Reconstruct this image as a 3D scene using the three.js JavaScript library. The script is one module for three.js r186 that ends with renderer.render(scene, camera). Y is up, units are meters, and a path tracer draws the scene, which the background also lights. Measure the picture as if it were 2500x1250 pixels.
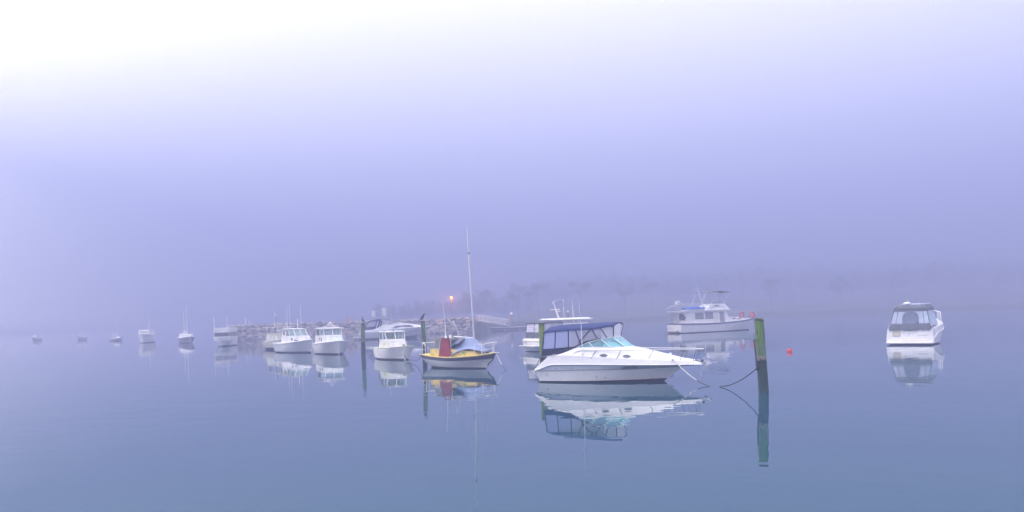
import * as THREE from 'three';
import { mergeGeometries, mergeVertices, toCreasedNormals } from 'three/addons/utils/BufferGeometryUtils.js';
import { RoundedBoxGeometry } from 'three/addons/geometries/RoundedBoxGeometry.js';
import { FontLoader } from 'three/addons/loaders/FontLoader.js';
import { TextGeometry } from 'three/addons/geometries/TextGeometry.js';

// ------------------------------------------------------------------ camera
const scene = new THREE.Scene();
const renderer = new THREE.WebGLRenderer({ antialias: true });
renderer.setSize(1024, 512);
renderer.shadowMap.enabled = true;
renderer.toneMapping = THREE.LinearToneMapping;
renderer.toneMappingExposure = 1.63;

// eye 3.4 m above calm water, lens shifted up, camera rolled about 2 degrees
const camera = new THREE.PerspectiveCamera(2 * Math.atan(764 / 1900) * 180 / Math.PI, 2500 / 1528, 0.1, 3000);
camera.position.set(0, 3.4, 0);
camera.rotation.set(0, 0, -0.033);
camera.setViewOffset(2500, 1528, 0, 0, 2500, 1250);

// ------------------------------------------------------------------ sky: bright mist, the sun behind it up on the left
const SUN = new THREE.Vector3(-0.89, 0.31, -0.36).normalize();
{
  const w = 512, h = 256, data = new Float32Array(w * h * 4), d = new THREE.Vector3();
  for (let j = 0; j < h; j++) for (let i = 0; i < w; i++) {
    const u = (i + 0.5) / w, v = (j + 0.5) / h;
    const lat = (v - 0.5) * Math.PI, lon = (u - 0.5) * 2 * Math.PI;   // three: u=0.5 looks to +x ... atan2(z, x)
    d.set(Math.cos(lat) * Math.cos(lon), Math.sin(lat), Math.cos(lat) * Math.sin(lon));
    const up = Math.max(0, Math.sin(lat));
    const base = 0.72 + 2.10 * up;
    const ang = Math.acos(Math.min(1, Math.max(-1, d.dot(SUN))));
    const glow = 5.6 * Math.exp(-((ang / 0.50) ** 2)) + 0.6 * Math.exp(-((ang / 1.05) ** 2));
    const o = (j * w + i) * 4;
    data[o] = base * 1.10 + glow * 1.06;
    data[o + 1] = base * 1.075 + glow * 1.03;
    data[o + 2] = base * 1.08 + glow * 1.0;
    data[o + 3] = 1;
  }
  const sky = new THREE.DataTexture(data, w, h, THREE.RGBAFormat, THREE.FloatType);
  sky.mapping = THREE.EquirectangularReflectionMapping;
  sky.magFilter = sky.minFilter = THREE.LinearFilter;
  sky.needsUpdate = true;
  scene.background = sky;
  scene.environment = sky;
}
// ------------------------------------------------------------------ sun, soft through the mist
const sun = new THREE.DirectionalLight(0xfff0de, 1.5);
sun.position.copy(SUN).multiplyScalar(150).add(new THREE.Vector3(0, 0, -70));
sun.target.position.set(0, 0, -70);
sun.castShadow = true;
sun.shadow.radius = 40;
sun.shadow.mapSize.set(2048, 2048);
Object.assign(sun.shadow.camera, { left: -160, right: 160, top: 130, bottom: -130, near: 1, far: 420 });
scene.add(sun, sun.target);
// ------------------------------------------------------------------ haze
scene.fog = new THREE.FogExp2(new THREE.Color().setRGB(0.490, 0.543, 1.0), 0.0062);

// ------------------------------------------------------------------ helpers
let seed = 20240611;
const rnd = () => { seed |= 0; seed = seed + 0x6D2B79F5 | 0; let t = Math.imul(seed ^ seed >>> 15, 1 | seed); t = t + Math.imul(t ^ t >>> 7, 61 | t) ^ t; return ((t ^ t >>> 14) >>> 0) / 4294967296; };
const rr = (a, b) => a + (b - a) * rnd();
const V = (x, y, z) => new THREE.Vector3(x, y, z);
const taken = {};
function numbered(name) { const n = taken[name] = (taken[name] ?? -1) + 1; return n ? `${name}_${String(n).padStart(3, '0')}` : name; }
function P(parent, name, geo, mat) {                       // one named mesh under its thing
  const m = new THREE.Mesh(geo, mat); m.name = name; m.castShadow = m.receiveShadow = true; parent.add(m); return m;
}
function thing(name, label, category, x, y, z, turn = 0, group) {
  const o = new THREE.Group(); o.name = numbered(name); o.position.set(x, y, z); o.rotation.y = turn;
  o.userData = { label, category }; if (group) o.userData.group = group; scene.add(o); return o;
}
function single(name, geo, mat, label, category, group) {
  const m = P(scene, numbered(name), geo, mat); m.userData = { label, category }; if (group) m.userData.group = group; return m;
}
function struct(name, geo, mat) { const m = P(scene, name, geo, mat); m.userData = { kind: 'structure' }; return m; }
const lin = (r, g, b) => new THREE.Color().setRGB(r, g, b);
const std = (c, roughness = 0.6, o = {}) => new THREE.MeshStandardMaterial({ color: c, roughness, ...o });

// value noise on a torus, for textures that repeat
function torusNoise(n, cells, sd) {
  const g = new Float32Array(cells * cells); let s = sd;
  for (let i = 0; i < g.length; i++) { s = Math.imul(s ^ s >>> 15, 0x2c1b3c6d) + 0x9e3779b9 | 0; s = Math.imul(s ^ s >>> 12, 0x297a2d39); g[i] = ((s ^ s >>> 15) >>> 0) / 4294967296; }
  const out = new Float32Array(n * n), sm = (t) => t * t * (3 - 2 * t);
  for (let j = 0; j < n; j++) for (let i = 0; i < n; i++) {
    const x = i / n * cells, y = j / n * cells, x0 = Math.floor(x), y0 = Math.floor(y), fx = sm(x - x0), fy = sm(y - y0);
    const q = (a, b) => g[((b % cells) * cells) + (a % cells)];
    out[j * n + i] = (q(x0, y0) * (1 - fx) + q(x0 + 1, y0) * fx) * (1 - fy) + (q(x0, y0 + 1) * (1 - fx) + q(x0 + 1, y0 + 1) * fx) * fy;
  }
  return out;
}
function fbm(n, base, octaves, sd, fall = 0.5) {
  const out = new Float32Array(n * n); let a = 1, tot = 0;
  for (let k = 0; k < octaves; k++) { const t = torusNoise(n, Math.min(n / 2, base << k), sd + k * 77); for (let i = 0; i < out.length; i++) out[i] += a * t[i]; tot += a; a *= fall; }
  for (let i = 0; i < out.length; i++) out[i] /= tot;
  return out;
}
function tex(n, fn, { srgb = true, rep = [1, 1] } = {}) {     // fn(i) -> [r,g,b] 0..1
  const d = new Uint8Array(n * n * 4);
  for (let i = 0; i < n * n; i++) { const c = fn(i); for (let k = 0; k < 3; k++) d[i * 4 + k] = Math.max(0, Math.min(255, c[k] * 255)); d[i * 4 + 3] = 255; }
  const t = new THREE.DataTexture(d, n, n, THREE.RGBAFormat); t.magFilter = THREE.LinearFilter; t.minFilter = THREE.LinearMipmapLinearFilter; t.generateMipmaps = true;
  t.wrapS = t.wrapT = THREE.RepeatWrapping; t.repeat.set(...rep); if (srgb) t.colorSpace = THREE.SRGBColorSpace; t.needsUpdate = true; return t;
}
// ================================================================== SETTING
// ---- water: flat calm, very small ripples
{
  const n = 1024, norm = new Float32Array(n * n * 4);
  // sum of long low swells and cat's-paw ripples on a 40 m tile; crests run roughly along x
  const breeze = fbm(256, 4, 3, 2024, 0.5), waves = [];
  for (let k = 0; k < 70; k++) {
    const lam = 0.45 * Math.pow(14, rnd()), ang = Math.PI / 2 + rr(-1.1, 1.1);
    const kx = Math.round(40 / lam * Math.cos(ang)), kz = Math.round(40 / lam * Math.sin(ang));
    const kk = Math.hypot(kx, kz) || 1, l = 40 / kk;
    waves.push([kx, kz, rr(0, 6.283), 0.00034 * l / (2 * Math.PI) * (l > 2.5 ? 0.8 : l < 1.2 ? 1.9 : 1.3)]);
  }
  for (let j = 0; j < n; j++) for (let i = 0; i < n; i++) {
    let gx = 0, gz = 0;
    for (const [kx, kz, ph, a] of waves) { const c = a * Math.cos(6.283185 * (kx * i / n + kz * j / n) + ph) * 6.283185 / 40; gx += c * kx; gz += c * kz; }
    const br = 0.45 + 2.2 * Math.pow(breeze[(j >> 2) * 256 + (i >> 2)], 2.2); gx *= br; gz *= br;
    const o = (j * n + i) * 4, L = 1 / Math.hypot(gx, gz, 1);
    norm[o] = -gx * L * 0.5 + 0.5; norm[o + 1] = -gz * L * 0.5 + 0.5; norm[o + 2] = L * 0.5 + 0.5; norm[o + 3] = 1;
  }
  const t = new THREE.DataTexture(norm, n, n, THREE.RGBAFormat, THREE.FloatType);
  t.wrapS = t.wrapT = THREE.RepeatWrapping; t.magFilter = t.minFilter = THREE.LinearFilter; t.needsUpdate = true;
  t.repeat.set(1 / 40, 1 / 40);
  const b = fbm(512, 16, 4, 991, 0.55), bt = new Float32Array(512 * 512 * 4);
  for (let i = 0; i < b.length; i++) { bt[i * 4] = bt[i * 4 + 1] = bt[i * 4 + 2] = b[i]; bt[i * 4 + 3] = 1; }
  const bump = new THREE.DataTexture(bt, 512, 512, THREE.RGBAFormat, THREE.FloatType);
  bump.wrapS = bump.wrapT = THREE.RepeatWrapping; bump.magFilter = bump.minFilter = THREE.LinearFilter; bump.needsUpdate = true;
  bump.repeat.set(1 / 47, 1 / 23);
  const g = new THREE.PlaneGeometry(770, 1150, 1, 1); g.rotateX(-Math.PI / 2); g.translate(115, 0, -520);
  const uv = g.attributes.uv, p = g.attributes.position;
  for (let i = 0; i < uv.count; i++) uv.setXY(i, p.getX(i), -p.getZ(i));
  const m = new THREE.MeshPhysicalMaterial({ color: lin(0.010, 0.056, 0.088), roughness: 0.015, ior: 1.333, normalMap: t, bumpMap: bump, bumpScale: 0.002 });
  struct('water', g, m);
}
// ---- land: point with rock wall on the left, a cove, then a wooded shore under a hill on the right
const shoreZ = (x) => {                       // z of the waterline, land lies beyond (more negative)
  const s = (a, b, t) => { t = Math.min(1, Math.max(0, (t - a) / (b - a))); return t * t * (3 - 2 * t); };
  let z = -320 - 0.15 * Math.min(0, x + 60) + 174 * s(-70, -53, x);   // left: far shore, then the point
  z += -84 * s(-9, 6, x);                            // behind the point the cove
  z += -18 * s(25, 70, x);
  return z + 2.2 * Math.sin(x * 0.21) * s(5, 20, x) + 0.7 * Math.sin(x * 0.57 + 1);
};
const lerpN = (a, b, t) => a + (b - a) * t;
const sm01 = (t) => { t = Math.min(1, Math.max(0, t)); return t * t * (3 - 2 * t); };
function landY(x, z) {
  const back = shoreZ(x) - z;                        // metres inland
  if (back < 0) return -1.5;
  const flat = lerpN(2.75, 1.5, sm01((x + 10) / 8)) * sm01((back - 1.2) / 2.2) * sm01((x + 66) / 13);
  if (x < -66) return -1.5;
  const hill = 84 * sm01((back - 420) / 420) * sm01((x + 150) / 200) + (4 * sm01((back - 10) / 120) + 12 * sm01((back - 40) / 330)) * sm01((x + 15) / 60);
  const bump = (Math.sin(x * 0.05 + 1) * Math.cos(z * 0.043) * 3 + Math.sin(x * 0.13) * 1.2) * sm01((back - 20) / 60) * sm01((x + 5) / 25);
  return -0.5 + flat + hill + bump;
}
{
  const nx = 320, nz = 110, pos = [], uv = [], idx = [];
  for (let j = 0; j <= nz; j++) for (let i = 0; i <= nx; i++) {
    const x = -140 + 640 * i / nx, back = -2 + 900 * Math.pow(j / nz, 1.7), z = shoreZ(x) - back;
    pos.push(x, landY(x, z), z); uv.push(x / 8, z / 8);
  }
  for (let j = 0; j < nz; j++) for (let i = 0; i < nx; i++) { const a = j * (nx + 1) + i, b = a + 1, c = a + nx + 1, d = c + 1; idx.push(a, b, c, b, d, c); }
  const g = new THREE.BufferGeometry(); g.setAttribute('position', new THREE.Float32BufferAttribute(pos, 3)); g.setAttribute('uv', new THREE.Float32BufferAttribute(uv, 2)); g.setIndex(idx); g.computeVertexNormals();
  const f = fbm(256, 6, 5, 31, 0.6), f2 = fbm(256, 24, 3, 87);
  const map = tex(256, (i) => { const k = f[i] * 0.7 + f2[i] * 0.3; return [0.20 + 0.16 * k, 0.23 + 0.15 * k, 0.15 + 0.10 * k]; });
  struct('hill', g, std(0xffffff, 0.95, { map }));
}
// ---- forest on the hill: leaf clumps, one mass in the mist
{
  const tri = [], cnt = 46;
  for (let i = 0; i < cnt; i++) {
    const c = V(rr(-1, 1), rr(-0.8, 0.8), rr(-1, 1)); if (c.length() > 1.05) c.multiplyScalar(0.7);
    const a = V(rr(-1, 1), rr(-1, 1), rr(-1, 1)).normalize().multiplyScalar(rr(0.25, 0.5)), b = V(rr(-1, 1), rr(-1, 1), rr(-1, 1)).normalize().multiplyScalar(rr(0.2, 0.4));
    tri.push(c.x, c.y, c.z, c.x + a.x, c.y + a.y, c.z + a.z, c.x + b.x, c.y + b.y, c.z + b.z);
  }
  const g = new THREE.BufferGeometry(); g.setAttribute('position', new THREE.Float32BufferAttribute(tri, 3)); g.computeVertexNormals();
  const M4 = new THREE.Matrix4(), Q = new THREE.Quaternion(), E = new THREE.Euler(), list = [], cols = [];
  for (let k = 0; k < 2900; k++) {
    const x = rr(-110, 330), back = 110 + 350 * rnd(), z = shoreZ(x) - back;
    if (x < 0 && back < 95 + 60 * sm01(-x / 60)) continue;
    if (back < 190 && rnd() > 0.15 + 0.85 * (back - 110) / 80) continue;
    const y = landY(x, z), H = rr(5, 12) * (0.55 + 0.45 * sm01((back - 40) / 120)) * (0.55 + 0.45 * sm01((x + 60) / 80)), col = lin(0.035 + rr(0, 0.03), 0.05 + rr(0, 0.03), 0.028 + rr(0, 0.02));
    const nC = 14;
    for (let c = 0; c < nC; c++) {
      const t = rnd(), r = H * 0.27 * Math.sin(Math.PI * (0.15 + 0.8 * t)), a = rr(0, 6.283), q = Math.sqrt(rnd()) * r;
      E.set(rr(0, 6), rr(0, 6), rr(0, 6)); Q.setFromEuler(E); const s = H * rr(0.09, 0.17);
      list.push(M4.compose(V(x + Math.cos(a) * q, y + H * (0.3 + 0.68 * t), z + Math.sin(a) * q), Q, V(s * 1.2, s * 0.8, s * 1.2)).clone()); cols.push(col);
    }
  }
  const im = new THREE.InstancedMesh(g, std(0xffffff, 0.9, { side: THREE.DoubleSide }), list.length);
  list.forEach((m, i) => { im.setMatrixAt(i, m); im.setColorAt(i, cols[i]); });
  im.name = 'forest'; im.userData = { kind: 'stuff', label: 'dark wooded hillside fading into the mist behind the moored boats', category: 'forest' };
  im.castShadow = im.receiveShadow = true; scene.add(im);
}
// ================================================================== MODELLING KIT
const lerp = (a, b, t) => a + (b - a) * t;
function geom(pos, idx, uv, crease = 0.7) {
  let g = new THREE.BufferGeometry(); g.setAttribute('position', new THREE.Float32BufferAttribute(pos, 3));
  g.setAttribute('uv', new THREE.Float32BufferAttribute(uv ?? new Array(pos.length / 3 * 2).fill(0).map((_, i) => { const k = i >> 1; return i & 1 ? pos[k * 3 + 1] : pos[k * 3] + pos[k * 3 + 2]; }), 2));
  g.setIndex(idx); return toCreasedNormals(g, crease);
}
const merge = (list) => mergeGeometries(list.map((g) => { const q = g.index ? g.toNonIndexed() : g; for (const k of Object.keys(q.attributes)) if (!['position', 'normal', 'uv'].includes(k)) q.deleteAttribute(k); return q; }));
// surface spanned by longitudinal curves f(t) -> [x, y, z>=0]; mirrored to both sides
function loft(curves, nT = 24, { crease = 0.5, both = true } = {}) {
  const pos = [], idx = [], uv = [], side = (s) => {
    const b = pos.length / 3;
    for (const [k, c] of curves.entries()) for (let i = 0; i <= nT; i++) { const p = c(i / nT); pos.push(p[0], p[1], p[2] * s); uv.push(p[0], p[1] + (s < 0 ? 7.3 : 0) + k * 0.01); }
    for (let k = 0; k < curves.length - 1; k++) for (let i = 0; i < nT; i++) {
      const a = b + k * (nT + 1) + i, d = a + 1, c = a + nT + 1, e = c + 1;
      s > 0 ? idx.push(a, c, d, d, c, e) : idx.push(a, d, c, d, e, c);
    }
  };
  side(1); if (both) side(-1);
  return geom(pos, idx, uv, crease);
}
// flat end across the boat at parameter t of the same curves
function endcap(curves, t = 0) {
  const R = curves.map((c) => c(t)), pos = [], idx = [], n = R.length;
  for (const p of R) pos.push(p[0], p[1], p[2]);
  for (const p of R) pos.push(p[0], p[1], -p[2]);
  for (let k = 0; k < n - 1; k++) idx.push(k, k + 1, n + k, n + k, k + 1, n + k + 1);
  return geom(pos, idx, pos.flatMap((_, i) => i % 3 ? [] : [pos[i + 2], pos[i + 1]]));
}
// deck between a curve and its mirror image, with camber
function deckOf(c, nT = 24, camber = 0.04, nW = 6) {
  const pos = [], idx = [], uv = [];
  for (let i = 0; i <= nT; i++) { const p = c(i / nT); for (let j = 0; j <= nW; j++) { const s = 2 * j / nW - 1; pos.push(p[0], p[1] + camber * (1 - s * s), p[2] * s); uv.push(p[0], p[2] * s); } }
  for (let i = 0; i < nT; i++) for (let j = 0; j < nW; j++) { const a = i * (nW + 1) + j, b = a + 1, c2 = a + nW + 1, d = c2 + 1; idx.push(a, b, c2, b, d, c2); }
  return geom(pos, idx, uv);
}
// a solid between two rings of the same number of points (both closed with caps)
function solid(rings, crease = 0.5) {
  const pos = [], idx = [], n = rings[0].length;
  for (const r of rings) for (const p of r) pos.push(...p);
  for (let k = 0; k < rings.length - 1; k++) for (let i = 0; i < n; i++) { const a = k * n + i, b = k * n + (i + 1) % n, c = a + n, d = b + n; idx.push(a, b, c, b, d, c); }
  for (const [r, f] of [[0, 1], [rings.length - 1, 0]]) {
    const c = pos.length / 3, R = rings[r], m = [0, 0, 0]; for (const p of R) for (let k = 0; k < 3; k++) m[k] += p[k] / n; pos.push(...m);
    for (let i = 0; i < n; i++) f ? idx.push(c, r * n + (i + 1) % n, r * n + i) : idx.push(c, r * n + i, r * n + (i + 1) % n);
  }
  return geom(pos, idx, null, crease);
}
// rings of a cabin in plan: [[x, halfwidth], ...] from aft to fore, at height y or y(x)
const plan = (list, y) => { const Y = typeof y === 'function' ? y : () => y; return [...list.map(([x, w]) => [x, Y(x), w]), ...list.slice().reverse().map(([x, w]) => [x, Y(x), -w])]; };
const boxg = (w, h, d, x = 0, y = 0, z = 0, r = 0) => { const g = r ? new RoundedBoxGeometry(w, h, d, 2, r) : new THREE.BoxGeometry(w, h, d); g.translate(x, y, z); return g; };
const lerp3 = (a, b, t) => [lerp(a[0], b[0], t), lerp(a[1], b[1], t), lerp(a[2], b[2], t)];
const bil = (F, u, v) => lerp3(lerp3(F[0], F[1], u), lerp3(F[3], F[2], u), v);
// flat piece lying on a four-cornered face F = [bl, br, tr, tl]; poly in (u, v); stands proud by off, th thick, out = which way is outside
function onFace(F, poly, off, th, flip = 1) {
  const A = V(...F[0]), n = V(...F[1]).sub(A).cross(V(...F[3]).sub(A)).normalize().multiplyScalar(flip);
  const ring = (d) => poly.map(([u, v]) => { const p = bil(F, u, v); return [p[0] + n.x * d, p[1] + n.y * d, p[2] + n.z * d]; });
  const a = ring(off - th), b = ring(off); return solid(flip > 0 ? [a, b] : [a.reverse(), b.reverse()], 0.3);
}
const rect = (u0, u1, v0, v1) => [[u0, v0], [u1, v0], [u1, v1], [u0, v1]];
const rrect = (u0, u1, v0, v1, ru, rv) => { const o = []; for (const [cx, cy, a] of [[u1 - ru, v0 + rv, -90], [u1 - ru, v1 - rv, 0], [u0 + ru, v1 - rv, 90], [u0 + ru, v0 + rv, 180]]) for (let k = 0; k <= 3; k++) { const q = (a + k * 30) * Math.PI / 180; o.push([cx + ru * Math.cos(q), cy + rv * Math.sin(q)]); } return o; };
function bar(a, b, r, r2 = r, seg = 6) {
  const A = V(...a), B = V(...b), d = B.clone().sub(A), g = new THREE.CylinderGeometry(r2, r, d.length(), seg, 1);
  g.applyQuaternion(new THREE.Quaternion().setFromUnitVectors(V(0, 1, 0), d.normalize())); g.translate((A.x + B.x) / 2, (A.y + B.y) / 2, (A.z + B.z) / 2); return g;
}
const bars = (pts, r) => merge(pts.slice(1).map((p, i) => bar(pts[i], p, r)));
const tube = (pts, r, n = 24, seg = 6, closed = false) => new THREE.TubeGeometry(new THREE.CatmullRomCurve3(pts.map((p) => V(...p)), closed, 'centripetal'), n, r, seg, closed);
const strip = (c, r, nT = 24, both = true) => { const a = [], b = []; for (let i = 0; i <= nT; i++) { const p = c(i / nT); a.push(p); b.push([p[0], p[1], -p[2]]); } return both ? merge([tube(a, r, nT * 2, 6), tube(b, r, nT * 2, 6)]) : tube(a, r, nT * 2, 6); };
// thick cloth from a grid of points
function shell(grid, th = 0.02, crease = 0.9) {
  const R = grid.length, Cn = grid[0].length, pos = [], idx = [];
  for (const d of [0, -th]) for (const row of grid) for (const p of row) pos.push(p[0], p[1] + d, p[2]);
  const at = (l, i, j) => l * R * Cn + i * Cn + j;
  for (let i = 0; i < R - 1; i++) for (let j = 0; j < Cn - 1; j++) { idx.push(at(0, i, j), at(0, i, j + 1), at(0, i + 1, j), at(0, i, j + 1), at(0, i + 1, j + 1), at(0, i + 1, j)); idx.push(at(1, i, j), at(1, i + 1, j), at(1, i, j + 1), at(1, i, j + 1), at(1, i + 1, j), at(1, i + 1, j + 1)); }
  const edge = (a, b) => idx.push(at(0, ...a), at(1, ...a), at(0, ...b), at(0, ...b), at(1, ...a), at(1, ...b));
  for (let j = 0; j < Cn - 1; j++) { edge([0, j], [0, j + 1]); edge([R - 1, j + 1], [R - 1, j]); }
  for (let i = 0; i < R - 1; i++) { edge([i + 1, 0], [i, 0]); edge([i, Cn - 1], [i + 1, Cn - 1]); }
  return geom(pos, idx, null, crease);
}
// piecewise line through [[t, v], ...] with smoothing
const pw = (pts) => (t) => { if (t <= pts[0][0]) return pts[0][1]; for (let i = 1; i < pts.length; i++) if (t <= pts[i][0]) { const [a, va] = pts[i - 1], [b, vb] = pts[i]; const m = (k) => { const p = pts[k - 1] ?? pts[k], q = pts[k + 1] ?? pts[k]; return (q[1] - p[1]) / ((q[0] - p[0]) || 1); }; const h = b - a, s = (t - a) / h, s2 = s * s, s3 = s2 * s; return (2 * s3 - 3 * s2 + 1) * va + (s3 - 2 * s2 + s) * h * m(i - 1) + (-2 * s3 + 3 * s2) * vb + (s3 - s2) * h * m(i); } return pts[pts.length - 1][1]; };
// a hull line from x0 (stern) to x1 (bow): height and half breadth given along t
const line = (x0, x1, ys, zs) => { const Y = pw(ys), Z = pw(zs); return (t) => [lerp(x0, x1, t), Y(t), Math.max(0.004, Z(t))]; };
const mid = (a, b, k, out = 0) => (t) => { const p = a(t), q = b(t); return [lerp(p[0], q[0], k), lerp(p[1], q[1], k), lerp(p[2], q[2], k) + out * Math.min(1, 4 * (1 - t))]; };

// ---- materials
const nz = fbm(256, 5, 5, 411, 0.6), nf = fbm(256, 40, 2, 733), streak = (() => { const a = torusNoise(256, 64, 55), b = fbm(256, 4, 4, 56); const o = new Float32Array(65536); for (let j = 0; j < 256; j++) for (let i = 0; i < 256; i++) { let s = 0; for (let k = 0; k < 6; k++) s += a[((j >> 4) * 16 % 256) * 256 + i]; o[j * 256 + i] = 0.6 * s / 6 + 0.4 * b[j * 256 + i]; } return o; })();
const mottle = (r, g, b, amp, n = nz) => tex(256, (i) => { const k = 1 - amp * (1 - n[i]) - amp * 0.3 * nf[i]; return [r * k, g * k * (1 + 0.01 * amp), b * k]; }, { rep: [0.45, 0.45] });
const phys = (o) => new THREE.MeshPhysicalMaterial(o);
const weave = tex(128, (i) => { const x = i % 128, y = i >> 7; const v = 0.5 + 0.25 * Math.sin(x * 0.785) + 0.25 * Math.sin(y * 0.785); return [v, v, v]; }, { srgb: false, rep: [12, 12] });
const gelTex = mottle(0.985, 0.97, 0.96, 0.06), gelTex2 = mottle(0.965, 0.945, 0.92, 0.12, streak);
const M = {
  gel: phys({ color: 0xffffff, map: gelTex, roughness: 0.32, clearcoat: 0.4, clearcoatRoughness: 0.15 }),
  gelAged: phys({ color: 0xffffff, map: gelTex2, roughness: 0.45 }),
  cream: std(lin(0.72, 0.66, 0.52), 0.5, { map: mottle(1, 1, 1, 0.14) }),
  hullGrey: phys({ color: lin(0.50, 0.54, 0.60), roughness: 0.3, clearcoat: 0.4, map: mottle(1, 1, 1, 0.08) }),
  hullCool: phys({ color: lin(0.70, 0.71, 0.73), roughness: 0.35, clearcoat: 0.3, map: mottle(1, 1, 1, 0.10, streak) }),
  navy: std(lin(0.020, 0.044, 0.19), 0.85, { bumpMap: weave, bumpScale: 0.0006, map: mottle(1, 1, 1, 0.25) }),
  navyDark: std(lin(0.010, 0.022, 0.075), 0.85, { map: mottle(1, 1, 1, 0.25) }),
  vinyl: phys({ color: lin(0.90, 0.89, 0.96), transmission: 0.70, roughness: 0.16, thickness: 0, ior: 1.4 }),
  vinylFront: phys({ color: lin(0.90, 0.88, 0.95), transmission: 0.30, roughness: 0.3, thickness: 0, ior: 1.4 }),
  vinylBlue: phys({ color: lin(0.74, 0.78, 0.97), transmission: 0.64, roughness: 0.2, thickness: 0, ior: 1.4 }),
  glass: phys({ color: lin(0.82, 0.93, 0.92), transmission: 0.95, roughness: 0.03, thickness: 0, ior: 1.5 }),
  glassTeal: phys({ color: lin(0.62, 0.90, 0.92), transmission: 0.85, roughness: 0.05, thickness: 0, ior: 1.5 }),
  glassDark: phys({ color: lin(0.035, 0.04, 0.055), roughness: 0.08, clearcoat: 1 }),
  curtain: std(lin(0.42, 0.42, 0.44), 0.8, { map: mottle(1, 1, 1, 0.3, streak) }),
  steel: std(lin(0.55, 0.55, 0.57), 0.28, { metalness: 0.85 }),
  steelDark: std(lin(0.16, 0.16, 0.18), 0.4, { metalness: 0.5 }),
  alu: std(lin(0.66, 0.67, 0.69), 0.4, { metalness: 0.55 }),
  white: std(lin(0.86, 0.86, 0.85), 0.4),
  rubber: std(lin(0.03, 0.03, 0.035), 0.7),
  grey: std(lin(0.20, 0.21, 0.23), 0.65),
  greyCanvas: std(lin(0.16, 0.18, 0.21), 0.85, { bumpMap: weave, bumpScale: 0.0006, map: mottle(1, 1, 1, 0.25) }),
  dark: std(lin(0.035, 0.04, 0.05), 0.75),
  antifoul: std(lin(0.018, 0.055, 0.075), 0.8, { map: mottle(1, 1, 1, 0.4) }),
  antifoulBlue: std(lin(0.03, 0.06, 0.12), 0.8, { map: mottle(1, 1, 1, 0.4) }),
  stripeBlue: std(lin(0.10, 0.12, 0.20), 0.5, { map: mottle(1, 1, 1, 0.2) }),
  red: std(lin(0.36, 0.018, 0.030), 0.8, { bumpMap: weave, bumpScale: 0.0006, map: mottle(1, 1, 1, 0.25) }),
  redBright: std(lin(0.72, 0.035, 0.02), 0.55),
  orange: std(lin(0.85, 0.33, 0.04), 0.6),
  tarp: std(lin(0.36, 0.44, 0.70), 0.7, { map: mottle(1, 1, 1, 0.22) }),
  tarpBlue: std(lin(0.03, 0.14, 0.68), 0.6, { map: mottle(1, 1, 1, 0.2) }),
  navyHull: std(lin(0.055, 0.060, 0.105), 0.5, { map: mottle(1, 1, 1, 0.3, streak) }),
  rope: std(lin(0.60, 0.58, 0.54), 0.9), ropeDark: std(lin(0.035, 0.038, 0.045), 0.9),
  teak: std(lin(0.22, 0.13, 0.07), 0.7, { map: mottle(1, 1, 1, 0.3, streak) }),
  bird: std(lin(0.016, 0.016, 0.018), 0.7), birdPale: std(lin(0.30, 0.26, 0.18), 0.7),
};
// yellow paint with green algae, patchy
M.yellow = std(0xffffff, 0.7, { map: tex(256, (i) => { const k = nz[i], a = Math.max(0, Math.min(1, (k - 0.52) * 5)), q = nf[i]; return [lerp(0.92, 0.70, a) * (0.94 + 0.08 * q), lerp(0.80, 0.67, a) * (0.94 + 0.08 * q), lerp(0.42, 0.26, a) * (0.92 + 0.12 * q)]; }, { rep: [0.5, 0.5] }) });
M.algaeWhite = std(0xffffff, 0.7, { map: tex(256, (i) => { const a = Math.max(0, Math.min(1, (nz[i] - 0.50) * 7)); return [lerp(0.88, 0.70, a), lerp(0.87, 0.74, a), lerp(0.83, 0.34, a)]; }, { rep: [0.8, 0.8] }) });
const both = (fn) => merge([fn(1), fn(-1)]);
const font = await new FontLoader().loadAsync('fonts/droid/droid_sans_bold.typeface.json');
// lettering laid on a four-cornered face, filling the box u0..u1, v0..v1
function textFace(str, F, u0, u1, v0, v1, th = 0.006, slant = 0) {
  const g = new TextGeometry(str, { font, size: 1, depth: 1, curveSegments: 3 }); g.computeBoundingBox(); const b = g.boundingBox, p = g.attributes.position, A = V(...F[0]), n = V(...F[1]).sub(A).cross(V(...F[3]).sub(A)).normalize();
  for (let i = 0; i < p.count; i++) { const y = (p.getY(i) - b.min.y) / (b.max.y - b.min.y), q = bil(F, lerp(u0, u1, (p.getX(i) - b.min.x) / (b.max.x - b.min.x)) + slant * y, lerp(v0, v1, y)), d = 0.002 + th * p.getZ(i); p.setXYZ(i, q[0] + n.x * d, q[1] + n.y * d, q[2] + n.z * d); }
  g.computeVertexNormals(); return g;
}
const BOATS = 'boats moored in the misty bay';
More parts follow.
